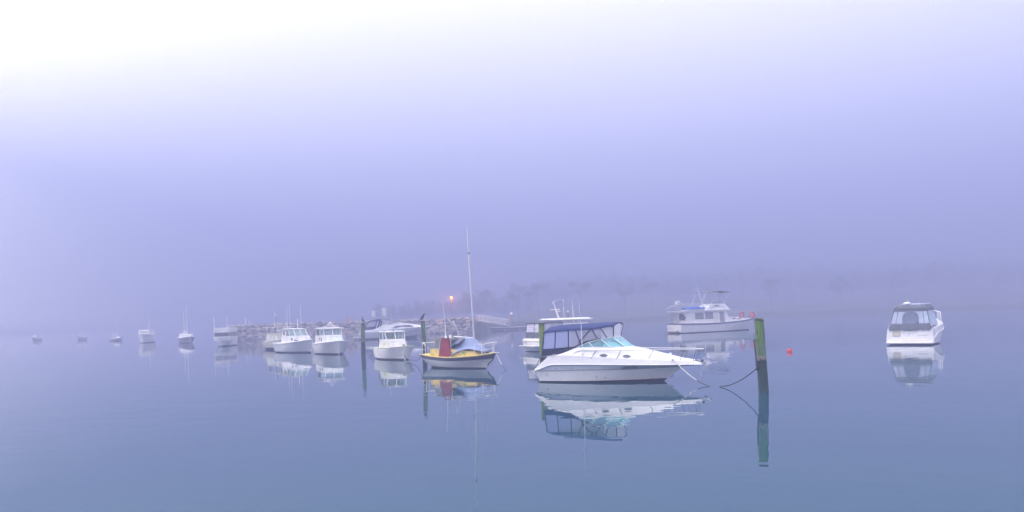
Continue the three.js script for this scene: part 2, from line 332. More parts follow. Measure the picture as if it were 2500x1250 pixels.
// ================================================================== MOORING PILES
// tarred timber: green algae on top, pale worn band, dark wet foot with weed (bands as on the photographed piles)
function pileMap(sd, bandTop, bandLow, greenTone) {
  const n = 256, a = fbm(n, 8, 4, sd, 0.6), st = torusNoise(n, 96, sd + 5), st2 = torusNoise(n, 40, sd + 9), bl = fbm(n, 5, 4, sd + 31, 0.65);
  return tex(n, (i) => {
    const x = i % n, y = (i / n) | 0, v = y / n, j = 0.10 * (a[i] - 0.5) + 0.05 * (st[(Math.floor(y / 48) * 48 % n) * n + x] - 0.5);
    const grain = 0.75 + 0.4 * st2[(Math.floor(y / 32) * 32 % n) * n + x] * st[i] + 0.12 * a[i];
    const low = [0.13, 0.25, 0.21], weed = [0.08, 0.17, 0.13], pale = [0.56, 0.54, 0.47], mint = [0.46, 0.56, 0.47], green = greenTone;
    let c; const w = v + j;
    if (w < bandLow - 0.05) c = low; else if (w < bandLow) c = weed; else if (w < bandLow + 0.055) c = pale; else if (w < bandTop) c = a[i] > 0.5 ? mint : green; else c = green;
    if (w > bandLow + 0.055 && bl[i] > 0.56 - 0.06 * (w > bandTop ? 0 : 1)) c = bl[i] > 0.64 ? [0.34, 0.37, 0.31] : mint;
    if (w > bandLow + 0.055 && st[(Math.floor(y / 64) * 64 % n) * n + x] < 0.22) c = [0.25, 0.29, 0.24];
    if (v > 0.975) c = [0.30, 0.33, 0.25];
    return c.map((k) => k * grain);
  });
}
function makePile(label, x, z, hgt, r, lean, sd, low, group, green = [0.44, 0.58, 0.24]) {
  const t = thing('mooring_pile', label, 'pile', x, 0, z, 0, group);
  const n = 22, rows = 14, pos = [], idx = [], uv = [], y0 = -1.2;
  for (let j = 0; j <= rows; j++) for (let i = 0; i <= n; i++) {
    const v = j / rows, y = lerp(y0, hgt, v), a = i / n * 2 * Math.PI, q = r * (1.06 - 0.10 * v) * (1 + 0.03 * Math.sin(a * 3 + sd) + 0.022 * Math.sin(a * 7 + y * 0.7 + sd) + 0.012 * Math.sin(a * 13 + y * 2));
    pos.push(Math.cos(a) * q + lean[0] * y, y + (j === rows ? 0.03 * Math.sin(a * 2 + sd) : 0), Math.sin(a) * q + lean[1] * y); uv.push(i / n * 2, y / hgt);
  }
  for (let j = 0; j < rows; j++) for (let i = 0; i < n; i++) { const a = j * (n + 1) + i, b = a + 1, c = a + n + 1, d = c + 1; idx.push(a, c, b, b, c, d); }
  const m = std(0xffffff, 0.85, { map: pileMap(sd, low + 0.22, low, green), bumpMap: weave, bumpScale: 0.0 });
  const g = geom(pos, idx, uv, 0.9); P(t, 'timber', g, m);
  const cap = []; for (let i = 0; i < n; i++) { const a = i / n * 2 * Math.PI; cap.push([Math.cos(a) * r * 0.955 + lean[0] * hgt, hgt + 0.03 * Math.sin(a * 2 + sd), Math.sin(a) * r * 0.955 + lean[1] * hgt]); }
  P(t, 'top_end', solid([cap.map(([X, Y, Z]) => [X, Y - 0.06, Z]).reverse(), cap.map(([X, Y, Z]) => [(X - lean[0] * hgt) * 0.93 + lean[0] * hgt, Y + 0.035, (Z - lean[1] * hgt) * 0.93 + lean[1] * hgt]).reverse()]), std(lin(0.14, 0.16, 0.10), 0.9, { map: mottle(1, 1, 1, 0.4) }));
  return t;
}
{
  const PG = 'timber mooring piles';
  const fp = makePile('thick green-topped mooring pile at the right, rope tied to it, nearest pile', 9.75, -30.45, 2.82, 0.188, [-0.037, 0], 3, 0.445, PG, [0.42, 0.56, 0.24]);
  P(fp, 'guide_rod', merge([bar([-0.28, 0.98, 0.1], [-0.34, 2.05, 0.1], 0.030), bar([-0.28, 0.98, 0.1], [-0.14, 0.85, 0.05], 0.04), bar([-0.34, 2.0, 0.1], [-0.22, 2.05, 0.05], 0.02), bar([-0.34, 2.0, 0.1], [-0.36, 2.3, 0.1], 0.012)]), M.dark);
  const p1 = makePile('slim mooring pile with a bird on top, left of the white clinker boat', -13.39, -69.48, 2.92, 0.185, [0.012, 0], 8, 0.42, PG, [0.40, 0.55, 0.36]);
  const p2 = makePile('mooring pile with a bird on top between clinker boat and yellow yacht', -6.08, -53.42, 3.02, 0.155, [-0.02, 0], 14, 0.45, PG, [0.38, 0.55, 0.34]);
  const p4 = makePile('yellow-green mooring pile half hidden behind the navy canopy of the cruiser', 1.68, -44.11, 2.75, 0.178, [-0.012, 0], 21, 0.30, PG, [0.52, 0.62, 0.16]);
}
// ---- cormorants perched on two of the piles
function bird(label, x, y, z, turn, hunch) {
  const t = thing('bird', label, 'bird', x, y, z, turn, 'dark birds perched on mooring piles');
  // one skin: ellipsoid rings along a bent spine from tail to bill
  const sp = hunch ? [[-0.26, 0.0, 0.012], [-0.17, 0.06, 0.035], [-0.09, 0.13, 0.075], [-0.02, 0.22, 0.095], [0.03, 0.31, 0.082], [0.06, 0.38, 0.052], [0.09, 0.43, 0.046], [0.135, 0.45, 0.042], [0.165, 0.445, 0.022], [0.22, 0.43, 0.010], [0.255, 0.415, 0.003]]
    : [[-0.24, 0.0, 0.012], [-0.16, 0.06, 0.035], [-0.09, 0.12, 0.075], [-0.03, 0.20, 0.09], [0.01, 0.29, 0.07], [0.02, 0.37, 0.04], [0.01, 0.45, 0.03], [0.03, 0.52, 0.035], [0.07, 0.54, 0.035], [0.10, 0.54, 0.018], [0.15, 0.545, 0.009], [0.19, 0.55, 0.003]];
  const rings = sp.map((p, i) => { const a = sp[Math.max(0, i - 1)], c = sp[Math.min(sp.length - 1, i + 1)], dx = c[0] - a[0], dy = c[1] - a[1], l = Math.hypot(dx, dy), nx = -dy / l, ny = dx / l; return Array.from({ length: 10 }, (_, k) => { const q = k / 10 * 6.283; return [p[0] + nx * Math.cos(q) * p[2], p[1] + 0.03 + ny * Math.cos(q) * p[2], Math.sin(q) * p[2] * 0.92]; }); });
  P(t, 'body', solid(rings, 1.2), M.bird);
  P(t, 'wing', both((s) => solid([[[-0.24, 0.05, 0.03 * s], [-0.05, 0.13, 0.10 * s], [0.02, 0.30, 0.085 * s], [-0.06, 0.27, 0.07 * s]], [[-0.24, 0.05, 0.045 * s], [-0.05, 0.13, 0.115 * s], [0.02, 0.30, 0.10 * s], [-0.07, 0.26, 0.09 * s]]])), M.dark);
  P(t, 'foot', both((s) => merge([bar([-0.01, 0.16, 0.04 * s], [0.0, 0.01, 0.045 * s], 0.011), boxg(0.09, 0.015, 0.05, 0.025, 0.012, 0.045 * s)])), M.dark);
  return t;
}
bird('dark bird with raised neck perched on the leftmost mooring pile', -13.39 + 0.035, 2.95, -69.45, Math.PI - 0.5, false);
bird('hunched dark bird perched on the pile beside the yellow yacht', -6.08 - 0.06, 3.05, -53.40, 0.35, true);
// ================================================================== SPORTS CRUISER, nearest boat
{
  const b = thing('motor_cruiser', 'white sports cruiser with navy canopy and LX947N on its bow, nearest boat', 'motorboat', 4.55, 0, -37.35, -0.45, BOATS);
  const gun = line(-3.35, 4.42, [[0, 0.66], [0.05, 0.94], [0.10, 1.22], [0.15, 1.27], [0.4, 1.17], [0.75, 1.04], [0.9, 0.97], [1, 0.90]], [[0, 1.18], [0.1, 1.22], [0.3, 1.28], [0.6, 1.16], [0.78, 0.80], [0.9, 0.44], [0.96, 0.27], [1, 0.17]]);
  const rub = line(-3.38, 4.50, [[0, 0.56], [0.04, 0.66], [0.11, 0.84], [0.2, 0.87], [0.4, 0.87], [0.8, 0.82], [1, 0.79]], [[0, 1.20], [0.1, 1.26], [0.3, 1.33], [0.6, 1.20], [0.78, 0.84], [0.9, 0.47], [0.96, 0.30], [1, 0.19]]);
  const rub2 = (t) => { const p = rub(t); return [p[0], p[1] - 0.03, p[2] - 0.025]; };
  const knu = line(-3.30, 3.62, [[0, 0.54], [0.3, 0.60], [0.7, 0.63], [1, 0.70]], [[0, 1.17], [0.3, 1.28], [0.55, 1.17], [0.75, 0.82], [0.9, 0.38], [1, 0.01]]);
  const chi = line(-3.18, 2.86, [[0, 0.06], [0.4, 0.085], [0.8, 0.12], [1, 0.15]], [[0, 1.06], [0.3, 1.14], [0.55, 0.98], [0.75, 0.62], [0.9, 0.26], [1, 0.01]]);
  const keel = line(-3.1, 2.1, [[0, -0.5], [1, -0.5]], [[0, 0.05], [1, 0.01]]);
  const sh = line(-2.55, 4.15, [[0, 1.33], [0.10, 1.335], [0.18, 1.60], [0.25, 1.64], [0.38, 1.63], [0.55, 1.58], [0.66, 1.44], [0.8, 1.22], [0.92, 1.03], [1, 0.95]], [[0, 1.10], [0.1, 1.13], [0.2, 1.10], [0.38, 1.04], [0.55, 0.88], [0.7, 0.62], [0.85, 0.34], [1, 0.13]]);
  P(b, 'topside', loft([rub2, knu], 40), M.hullGrey);
  P(b, 'hull', merge([loft([knu, mid(knu, chi, 0.5, -0.015), chi], 40), endcap([knu, chi], 0)]), M.gel);
  P(b, 'bottom', merge([loft([chi, keel], 30), endcap([chi, keel], 0)]), M.antifoul);
  const dk = P(b, 'deck', merge([loft([(t) => [sh(t)[0], sh(t)[1] + 0.06, 0.004], (t) => { const p = sh(t); return [p[0], p[1] + 0.045, p[2] * 0.6]; }, sh, mid(sh, gun, 0.9, 0.02), gun, rub], 48, { crease: 0.35 }), endcap([gun, rub, knu], 0), endcap([(t) => [sh(t)[0], sh(t)[1] + 0.06, 0.004], sh, gun], 0)]), M.gel);
  P(dk, 'rub_rail', strip((t) => { const p = rub(t); return [p[0], p[1] - 0.005, p[2] + 0.012]; }, 0.022, 40), M.white);
  P(b, 'hull_stripe', strip((t) => { const p = knu(t * 0.985); return [p[0], p[1] + 0.004, p[2] + 0.006]; }, 0.014, 40), M.steelDark);
  // registration letters follow the flare of the bow
  const atX = (c, X) => { let lo = 0, hi = 1; for (let k = 0; k < 30; k++) { const m = (lo + hi) / 2; c(m)[0] < X ? lo = m : hi = m; } return c(lo); };
  P(b, 'registration_letters', textFace('LX947N', [atX(knu, 1.0), atX(knu, 1.72), atX(rub2, 1.72), atX(rub2, 1.0)].map(([x, y, z]) => [x + 0.012, y, z + 0.030]), 0.02, 0.94, 0.16, 0.80, 0.006, 0.03), M.rubber);
  // portholes on the coach side
  for (const [x, s] of [[0.18, 1], [1.26, 1], [0.18, -1], [1.26, -1]]) {
    const f = (c, X) => { let lo = 0, hi = 1; for (let k = 0; k < 30; k++) { const m = (lo + hi) / 2; c(m)[0] < X ? lo = m : hi = m; } const p = c(lo); return [p[0], p[1], p[2] * s]; };
    const F = [f(gun, x - 0.3), f(gun, x + 0.3), f(sh, x + 0.3), f(sh, x - 0.3)], cx = 0.5, cy = 0.26;
    const oval = (k) => Array.from({ length: 18 }, (_, i) => [cx + 0.35 * k * Math.cos(i / 9 * Math.PI), cy + 0.175 * k * Math.sin(i / 9 * Math.PI)]);
    const p = P(b, 'porthole', onFace(F, oval(0.86), 0.022, 0.03, s), M.glassDark); P(p, 'frame', onFace(F, oval(1.05), 0.014, 0.03, s), M.steel);
  }
  // windscreen
  const B = [[-1.2, 1.655, 1.06], [-0.35, 1.655, 1.03], [0.45, 1.645, 0.94], [1.05, 1.64, 0.56], [1.28, 1.645, 0]], T = [[-1.22, 1.68, 1.06], [-0.62, 1.90, 1.00], [-0.05, 2.04, 0.89], [0.46, 2.105, 0.54], [0.62, 2.125, 0]];
  const ws = P(b, 'windscreen_frame', both((s) => merge([bars(B.map(([x, y, z]) => [x, y, z * s]), 0.02), bars(T.map(([x, y, z]) => [x, y, z * s]), 0.024), ...[1, 2, 3].map((k) => bar([B[k][0], B[k][1], B[k][2] * s], [T[k][0], T[k][1], T[k][2] * s], 0.022))])), M.white);
  for (const s of [1, -1]) for (let k = 0; k < 4; k++) { const m = (p) => [p[0], p[1], p[2] * s]; P(ws, 'pane', onFace([m(B[k]), m(B[k + 1]), m(T[k + 1]), m(T[k])], rect(0, 1, 0, 1), 0.002, 0.004, s), M.glassTeal); }
  P(ws, 'wiper', bar([1.0, 1.66, 0.62], [0.42, 1.99, 0.66], 0.010), M.rubber);
  // cockpit furniture seen through the clears
  P(b, 'dashboard', solid([plan([[0.0, 0.85], [0.9, 0.5]], 1.62), plan([[0.1, 0.80], [0.75, 0.45]], 1.86)]), M.gel);
  P(b, 'helm_seat', merge([boxg(0.55, 0.16, 0.6, -0.75, 1.70, 0.45, 0.05), boxg(0.14, 0.55, 0.6, -1.02, 1.98, 0.45, 0.05)]), M.gel);
  P(b, 'aft_seat', merge([boxg(0.55, 0.25, 1.7, -2.2, 1.48, 0, 0.06)]), M.gel);
  P(b, 'steering_wheel', (() => { const g = new THREE.TorusGeometry(0.17, 0.014, 6, 18); g.rotateY(Math.PI / 2); g.translate(-0.12, 1.9, 0.45); return g; })(), M.rubber);
  // canopy
  const cx = [[-2.92, 2.40, 1.06, 0.14], [-2.78, 2.45, 1.10, 0.22], [-2.2, 2.50, 1.12, 0.25], [-1.5, 2.53, 1.13, 0.24], [-0.9, 2.55, 1.12, 0.23], [-0.45, 2.56, 1.10, 0.23], [0.0, 2.62, 1.00, 0.20], [0.35, 2.66, 0.84, 0.15], [0.55, 2.65, 0.74, 0.12]];
  const ss = [-1, -0.97, -0.85, -0.6, -0.3, 0, 0.3, 0.6, 0.85, 0.97, 1];
  P(b, 'canopy_top', shell(cx.map(([x, y, w, c]) => ss.map((s) => [x, y + c * (1 - Math.pow(Math.abs(s), 2.6)) - (Math.abs(s) > 0.99 ? 0.05 : 0) + 0.006 * Math.sin(x * 9 + s * 4), w * s])), 0.02), M.navy);
  P(b, 'canopy_front_tube', tube([[0.56, 2.60, 0.74], [0.58, 2.72, 0.5], [0.59, 2.775, 0], [0.58, 2.72, -0.5], [0.56, 2.60, -0.74]], 0.02), M.navy);
  for (const s of [1, -1]) {
    const q = (l) => l.map(([x, y, z]) => [x, y, z * s]), poly3 = (l, m, n) => P(b, n, solid(s > 0 ? [q(l.map(([x, y, z]) => [x, y, z - 0.008])), q(l)] : [q(l).reverse(), q(l.map(([x, y, z]) => [x, y, z - 0.008])).reverse()], 0.3), m);
    poly3([[-3.02, 1.27, 1.14], [-2.5, 1.30, 1.16], [-1.92, 1.33, 1.165], [-1.40, 1.61, 1.13], [-1.2, 1.69, 1.085], [-0.62, 1.92, 1.025], [0.0, 2.065, 0.91], [0.0, 2.095, 0.91], [-0.70, 1.97, 1.025], [-1.35, 1.70, 1.09], [-2.93, 1.60, 1.12]], M.navyDark, 'side_cover');
    poly3([[-2.93, 1.60, 1.11], [-2.25, 1.645, 1.105], [-1.62, 1.68, 1.10], [-1.58, 2.50, 1.10], [-2.2, 2.475, 1.095], [-2.82, 2.42, 1.08]], M.vinylBlue, 'clear_panel');
    poly3([[-1.60, 1.68, 1.10], [-1.33, 1.70, 1.085], [-0.70, 1.965, 1.02], [0.0, 2.09, 0.905], [-0.02, 2.575, 0.98], [-0.42, 2.525, 1.06], [-1.0, 2.515, 1.09], [-1.56, 2.50, 1.10]], M.vinyl, 'clear_panel');
    P(b, 'clear_panel', onFace([q([T[2]])[0], q([T[3]])[0], q([[0.54, 2.63, 0.71]])[0], q([[-0.02, 2.58, 0.96]])[0]], rect(0, 1, 0.02, 1), 0.004, 0.006, s), M.vinylFront);
    P(b, 'clear_panel', onFace([q([T[3]])[0], q([T[4]])[0], q([[0.60, 2.75, 0]])[0], q([[0.56, 2.65, 0.70]])[0]], rect(0, 1, 0.02, 0.99), 0.004, 0.006, s), M.vinylFront);
    [[[-2.93, 1.58, 1.125], [-2.84, 2.42, 1.10]], [[-2.30, 1.62, 1.115], [-2.24, 2.48, 1.108]], [[-0.45, 2.53, 1.09], [-1.12, 1.86, 1.07]], [[-1.0, 1.83, 1.06], [-1.22, 2.50, 1.10]], [[-1.60, 1.66, 1.115], [-1.57, 2.50, 1.115]], [[-0.42, 2.54, 1.08], [-0.20, 2.08, 0.96]], [[-0.02, 2.57, 0.98], [0.22, 2.09, 0.74]], [[0.55, 2.62, 0.72], [0.47, 2.12, 0.55]]].forEach(([a, c]) => P(b, 'canopy_seam', bar([a[0], a[1], a[2] * s], [c[0], c[1], c[2] * s], 0.022), M.navyDark));
    [[[-2.6, 1.62, 1.0], [-2.5, 2.50, 1.0]], [[-1.95, 1.65, 1.02], [-1.85, 2.52, 1.02]], [[-1.1, 1.75, 0.95], [-1.35, 2.52, 1.02]], [[-0.45, 2.53, 1.03], [-1.12, 1.98, 1.0]], [[-1.45, 1.66, 0.9], [-1.4, 2.3, 0.9]], [[-1.5, 2.35, 1.0], [-0.85, 1.80, 1.0]]].forEach(([a, c]) => P(b, 'canopy_frame', bar([a[0], a[1], a[2] * s], [c[0], c[1], c[2] * s], 0.014), M.navyDark));
  }
  P(b, 'aft_curtain', solid([[[-3.0, 1.28, 1.1], [-3.0, 1.28, -1.1], [-2.86, 2.42, -1.06], [-2.86, 2.42, 1.06]].map(([x, y, z]) => [x + 0.006, y, z]), [[-3.0, 1.28, 1.1], [-3.0, 1.28, -1.1], [-2.86, 2.42, -1.06], [-2.86, 2.42, 1.06]]], 0.3), M.vinylBlue);
  // bow rail, one bend round the pulpit
  const near = [[-1.53, 1.18, 1.25], [-1.30, 1.38, 1.22], [-1.08, 1.50, 1.19], [0.0, 1.515, 1.17], [1.0, 1.51, 1.09], [2.2, 1.50, 0.86], [3.3, 1.50, 0.58], [4.1, 1.485, 0.42], [4.46, 1.475, 0.28], [4.55, 1.475, 0]];
  P(b, 'bow_rail', tube([...near, ...near.slice(0, -1).reverse().map(([x, y, z]) => [x, y, -z])], 0.019, 90), M.alu);
  for (const s of [1, -1]) for (const [x0, z0, y0, x1, z1, y1] of [[-0.42, 1.275, 1.17, -0.2, 1.175, 1.51], [0.80, 1.21, 1.14, 1.0, 1.09, 1.51], [2.18, 0.90, 1.06, 2.45, 0.80, 1.50], [3.55, 0.40, 0.97, 3.75, 0.485, 1.49], [4.1, 0.25, 0.93, 4.3, 0.36, 1.48]]) P(b, 'stanchion', bar([x0, y0 - 0.04, z0 * s], [x1, y1, z1 * s], 0.015), M.steelDark);
  // anchor in its roller
  const an = P(b, 'anchor', merge([bar([4.25, 0.97, 0], [4.80, 0.88, 0], 0.022), solid([[[4.62, 0.86, 0.02], [4.62, 0.86, -0.02], [4.85, 0.80, -0.10], [4.85, 0.80, 0.10]], [[4.60, 0.82, 0.02], [4.60, 0.82, -0.02], [4.50, 0.60, -0.03], [4.50, 0.60, 0.03]]]), bar([4.85, 0.82, -0.12], [4.85, 0.82, 0.12], 0.02), bar([4.80, 0.88, 0], [4.86, 0.78, 0], 0.022)]), M.steel);
  P(an, 'roller', (() => { const g = new THREE.CylinderGeometry(0.05, 0.05, 0.1, 12); g.rotateX(Math.PI / 2); g.translate(4.48, 0.95, 0); return g; })(), M.rubber);
  P(b, 'antenna', merge([bar([-0.84, 1.30, 1.25], [-0.86, 2.7, 1.24], 0.014), bar([-0.86, 2.7, 1.24], [-0.96, 3.95, 1.22], 0.009, 0.005), boxg(0.09, 0.14, 0.06, -0.84, 1.34, 1.24, 0.02)]), M.white);
  P(b, 'searchlight', merge([boxg(0.12, 0.10, 0.14, 3.02, 1.26, 0, 0.03), bar([3.0, 1.1, 0], [3.0, 1.24, 0], 0.03)]), M.white);
  for (const [x, y, z] of [[3.28, 1.01, 0.62], [3.28, 1.01, -0.62], [-1.0, 1.22, 1.24], [-2.3, 1.29, 1.2]]) P(b, 'cleat', merge([boxg(0.22, 0.025, 0.035, x, y + 0.05, z, 0.01), boxg(0.09, 0.06, 0.03, x, y + 0.01, z, 0.01)]), M.steel);
  for (const [x, y, z] of [[-2.75, 0.44, 1.155], [-2.72, 0.33, 1.14], [-2.2, 0.68, 1.245], [-0.2, 0.28, 1.19], [0.22, 0.25, 1.165], [-1.4, 0.70, 1.275]]) { const g = new THREE.CylinderGeometry(0.022, 0.022, 0.03, 10); g.rotateX(Math.PI / 2); g.translate(x, y, z); P(b, 'drain_fitting', g, M.rubber); }
  P(b, 'bow_eye', tube([[2.98, 0.22, 0.0], [3.08, 0.2, 0.03], [3.12, 0.28, 0.0]], 0.015, 8), M.rubber);
}
// ================================================================== CABIN BOATS
// round-bilged hull: sheer, waterline and keel lines; returns the sheer and turn curves
function smallHull(b, { L, B, s0, s1, s2, bottomY = 0.10, hullMat, bottomMat = M.antifoul, deckMat, railMat, deckCamber = 0.05, tr = 0.82, full = 1, rake = 0.35, planks = 0, plankMat, toe = 0.035 }) {
  const h = L / 2, hb = B / 2;
  const sheer = line(-h, h, [[0, s0], [0.4, s1], [0.75, lerp(s1, s2, 0.45)], [1, s2]], [[0, hb * tr], [0.35, hb], [0.6, hb * 0.97], [0.8, hb * 0.72 * full], [0.92, hb * 0.36 * full], [1, 0.02]]);
  const turn = line(-h + 0.05, h - rake * 0.55, [[0, s0 * 0.5], [0.5, s1 * 0.5], [1, s2 * 0.55]], [[0, hb * tr * 0.97], [0.35, hb * 0.97], [0.6, hb * 0.90], [0.8, hb * 0.58 * full], [0.92, hb * 0.25 * full], [1, 0.012]]);
  const wl = line(-h + 0.10, h - rake, [[0, bottomY], [1, bottomY + 0.03]], [[0, hb * tr * 0.88], [0.35, hb * 0.91], [0.6, hb * 0.80], [0.8, hb * 0.46], [0.92, hb * 0.18], [1, 0.008]]);
  const keel = line(-h + 0.15, h - rake * 1.5, [[0, -0.35], [1, -0.45]], [[0, 0.04], [1, 0.01]]);
  if (planks) {
    P(b, 'transom', endcap([sheer, turn, wl], 0), hullMat);
    const at = (k) => (t) => { const a = sheer(t), m = turn(t), w = wl(t), q = (1 - k) * (1 - k), r = 2 * k * (1 - k), s = k * k, c = [2 * m[0] - (a[0] + w[0]) / 2, 2 * m[1] - (a[1] + w[1]) / 2, 2 * m[2] - (a[2] + w[2]) / 2]; return [0, 1, 2].map((i) => q * a[i] + r * c[i] + s * w[i]); };
    for (const s of [1, -1]) for (let k = 0; k < planks; k++) { const A = at(k / planks), Z = at((k + 1) / planks), lap = (t) => { const p = Z(t); return [p[0], p[1] - 0.012, p[2] + 0.05]; }, under = (t) => { const p = Z(t); return [p[0], p[1] - 0.004, p[2] - 0.01]; }; const g = loft([A, lap, under], 18, { both: false }); if (s < 0) { g.scale(1, 1, -1); const q = g.attributes.position, n = g.attributes.normal; for (let i = 0; i < q.count; i += 3) for (const a of [q, n]) { const x = a.getX(i + 1), y = a.getY(i + 1), z = a.getZ(i + 1); a.setXYZ(i + 1, a.getX(i + 2), a.getY(i + 2), a.getZ(i + 2)); a.setXYZ(i + 2, x, y, z); } } P(b, 'plank', g, plankMat ?? hullMat); }
  } else P(b, 'hull', merge([loft([sheer, mid(sheer, turn, 0.5, 0.01), turn, mid(turn, wl, 0.5, 0.015), wl], 30), endcap([sheer, turn, wl], 0)]), hullMat);
  { const s = sheer(1), t = turn(1), w = wl(1); P(b, 'stem', tube([[s[0], s[1] + 0.02, 0], [t[0], t[1], 0], [w[0], w[1], 0], [w[0] - 0.1, -0.2, 0]], planks ? 0.065 : 0.03, 14, 8), railMat ?? hullMat); }
  P(b, 'bottom', merge([loft([wl, keel], 24), endcap([wl, keel], 0)]), bottomMat);
  P(b, 'deck', deckOf((t) => { const p = sheer(t); return [p[0], p[1] - 0.01, p[2]]; }, 26, deckCamber), deckMat ?? hullMat);
  P(b, 'gunwale', merge([strip((t) => { const p = sheer(t); return [p[0], p[1], p[2] + 0.01]; }, toe, 26), bar([-h, s0, hb * tr], [-h, s0, -hb * tr], toe)]), railMat ?? hullMat);
  return { sheer, turn, wl };
}
// glazed wheelhouse: posts, panes and sills between two half plans [[x, halfwidth] aft -> fore]
function glazed(b, lo, hi, y0, y1, { post = 0.035, frame = M.gel, glass = M.glass, aft = false, skip = [] } = {}) {
  const A = [...lo.map(([x, w]) => [x, y0, w]), ...lo.slice().reverse().map(([x, w]) => [x, y0, -w])], T = [...hi.map(([x, w]) => [x, typeof y1 === 'function' ? y1(x) : y1, w]), ...hi.slice().reverse().map(([x, w]) => [x, typeof y1 === 'function' ? y1(x) : y1, -w])];
  const n = A.length, list = A.map((p, i) => bar(p, T[i], post));
  for (let i = 0; i < n - (aft ? 0 : 1); i++) list.push(bar(A[i], A[(i + 1) % n], post), bar(T[i], T[(i + 1) % n], post));
  const f = P(b, 'window_frame', merge(list), frame);
  for (let i = 0; i < n - (aft ? 0 : 1); i++) if (!skip.includes(i)) { const j = (i + 1) % n; P(f, 'pane', onFace([A[i], A[j], T[j], T[i]], rect(0.01, 0.99, 0.01, 0.99), 0.003, 0.006, 1), glass); }
  return { A, T };
}
const sidesOf = (rings) => { const [a, c] = rings, n = a.length; return Array.from({ length: n }, (_, i) => [a[i], a[(i + 1) % n], c[(i + 1) % n], c[i]]); };
function winOn(parent, F, poly, pane = M.glassDark, frame = M.grey, flip = 1, grow = 0.03) {
  const cu = poly.reduce((s, p) => s + p[0], 0) / poly.length, cv = poly.reduce((s, p) => s + p[1], 0) / poly.length, lu = V(...F[0]).distanceTo(V(...F[1])), lv = V(...F[0]).distanceTo(V(...F[3]));
  const big = poly.map(([u, v]) => [u + Math.sign(u - cu) * grow / lu, v + Math.sign(v - cv) * grow / lv]);
  const w = P(parent, 'window', onFace(F, poly, 0.012, 0.02, flip), pane); P(w, 'frame', onFace(F, big, 0.006, 0.02, flip), frame); return w;
}
// ---- white clinker boat with algae
{
  const b = thing('cabin_boat', 'white clinker-planked cabin boat with algae stains, bow towards viewer, between two piles', 'motorboat', -9.55, 0, -63.0, -1.12, BOATS);
  const { sheer } = smallHull(b, { L: 5.6, B: 2.45, s0: 0.86, s1: 0.90, s2: 1.08, hullMat: M.gelAged, plankMat: M.gelAged, deckMat: M.algaeWhite, railMat: M.algaeWhite, planks: 7, rake: 0.32, toe: 0.045, full: 1.12 });
  const lo = plan([[-1.6, 0.92], [0.3, 0.90], [0.95, 0.72]], 0.88), up = plan([[-1.5, 0.84], [0.2, 0.80], [0.62, 0.66]], 1.56);
  P(b, 'trunk_cabin', solid([lo, up]), M.gelAged);
  const F = sidesOf([lo, up]);
  P(b, 'side_panel', onFace(F[1], rrect(0.12, 0.9, 0.12, 0.85, 0.1, 0.1), 0.012, 0.02), M.algaeWhite);
  P(b, 'side_panel', onFace(F[0], rrect(0.62, 0.96, 0.08, 0.85, 0.05, 0.1), 0.012, 0.02), M.algaeWhite);
  P(b, 'front_hatch', onFace(F[2], rrect(0.38, 0.62, 0.10, 0.88, 0.03, 0.1), 0.014, 0.02), M.gel);
  glazed(b, [[-1.6, 0.82], [-0.5, 0.82], [0.22, 0.76]], [[-1.55, 0.84], [-0.6, 0.86], [-0.05, 0.80]], 1.56, 2.16, { frame: M.gel, post: 0.04 });
  P(b, 'windscreen_post', bar([0.24, 1.56, 0], [-0.03, 2.16, 0], 0.04), M.gel);
  P(b, 'roof', solid([plan([[-1.9, 0.90], [-0.6, 0.96], [0.12, 0.90]], 2.16), plan([[-1.9, 0.92], [-0.6, 0.98], [0.14, 0.92]], 2.22), plan([[-1.7, 0.6], [-0.6, 0.66], [-0.05, 0.6]], 2.27)]), M.gel);
  P(b, 'aft_curtain', solid([plan([[-1.85, 0.9], [-1.6, 0.92]], 0.9), plan([[-1.75, 0.86], [-1.55, 0.88]], 2.15)]), M.greyCanvas);
  for (const s of [1, -1]) P(b, 'grab_rail', merge([bars([[0.5, 1.25, 0.86 * s], [1.5, 1.42, 0.62 * s], [2.1, 1.42, 0.28 * s]], 0.014), bar([1.5, 0.95, 0.66 * s], [1.5, 1.42, 0.62 * s], 0.014), bar([2.1, 1.0, 0.3 * s], [2.1, 1.42, 0.28 * s], 0.014)]), M.steel);
  P(b, 'samson_post', merge([boxg(0.09, 0.22, 0.09, 2.3, 1.12, 0), boxg(0.04, 0.04, 0.3, 2.3, 1.17, 0)]), M.dark);
  P(b, 'outboard_motor', merge([boxg(0.34, 0.42, 0.3, -3.0, 1.12, -0.3, 0.08), boxg(0.12, 0.9, 0.14, -2.95, 0.5, -0.3, 0.03)]), M.dark);
  P(b, 'roof_lamp', boxg(0.08, 0.09, 0.08, -0.3, 2.3, 0, 0.02), M.dark); P(b, 'roof_lamp', boxg(0.08, 0.07, 0.08, -0.4, 2.27, 0.72, 0.02), M.dark);
  P(b, 'antenna', bar([-0.9, 2.22, 0.2], [-0.95, 3.15, 0.2], 0.012, 0.006), M.white);
}
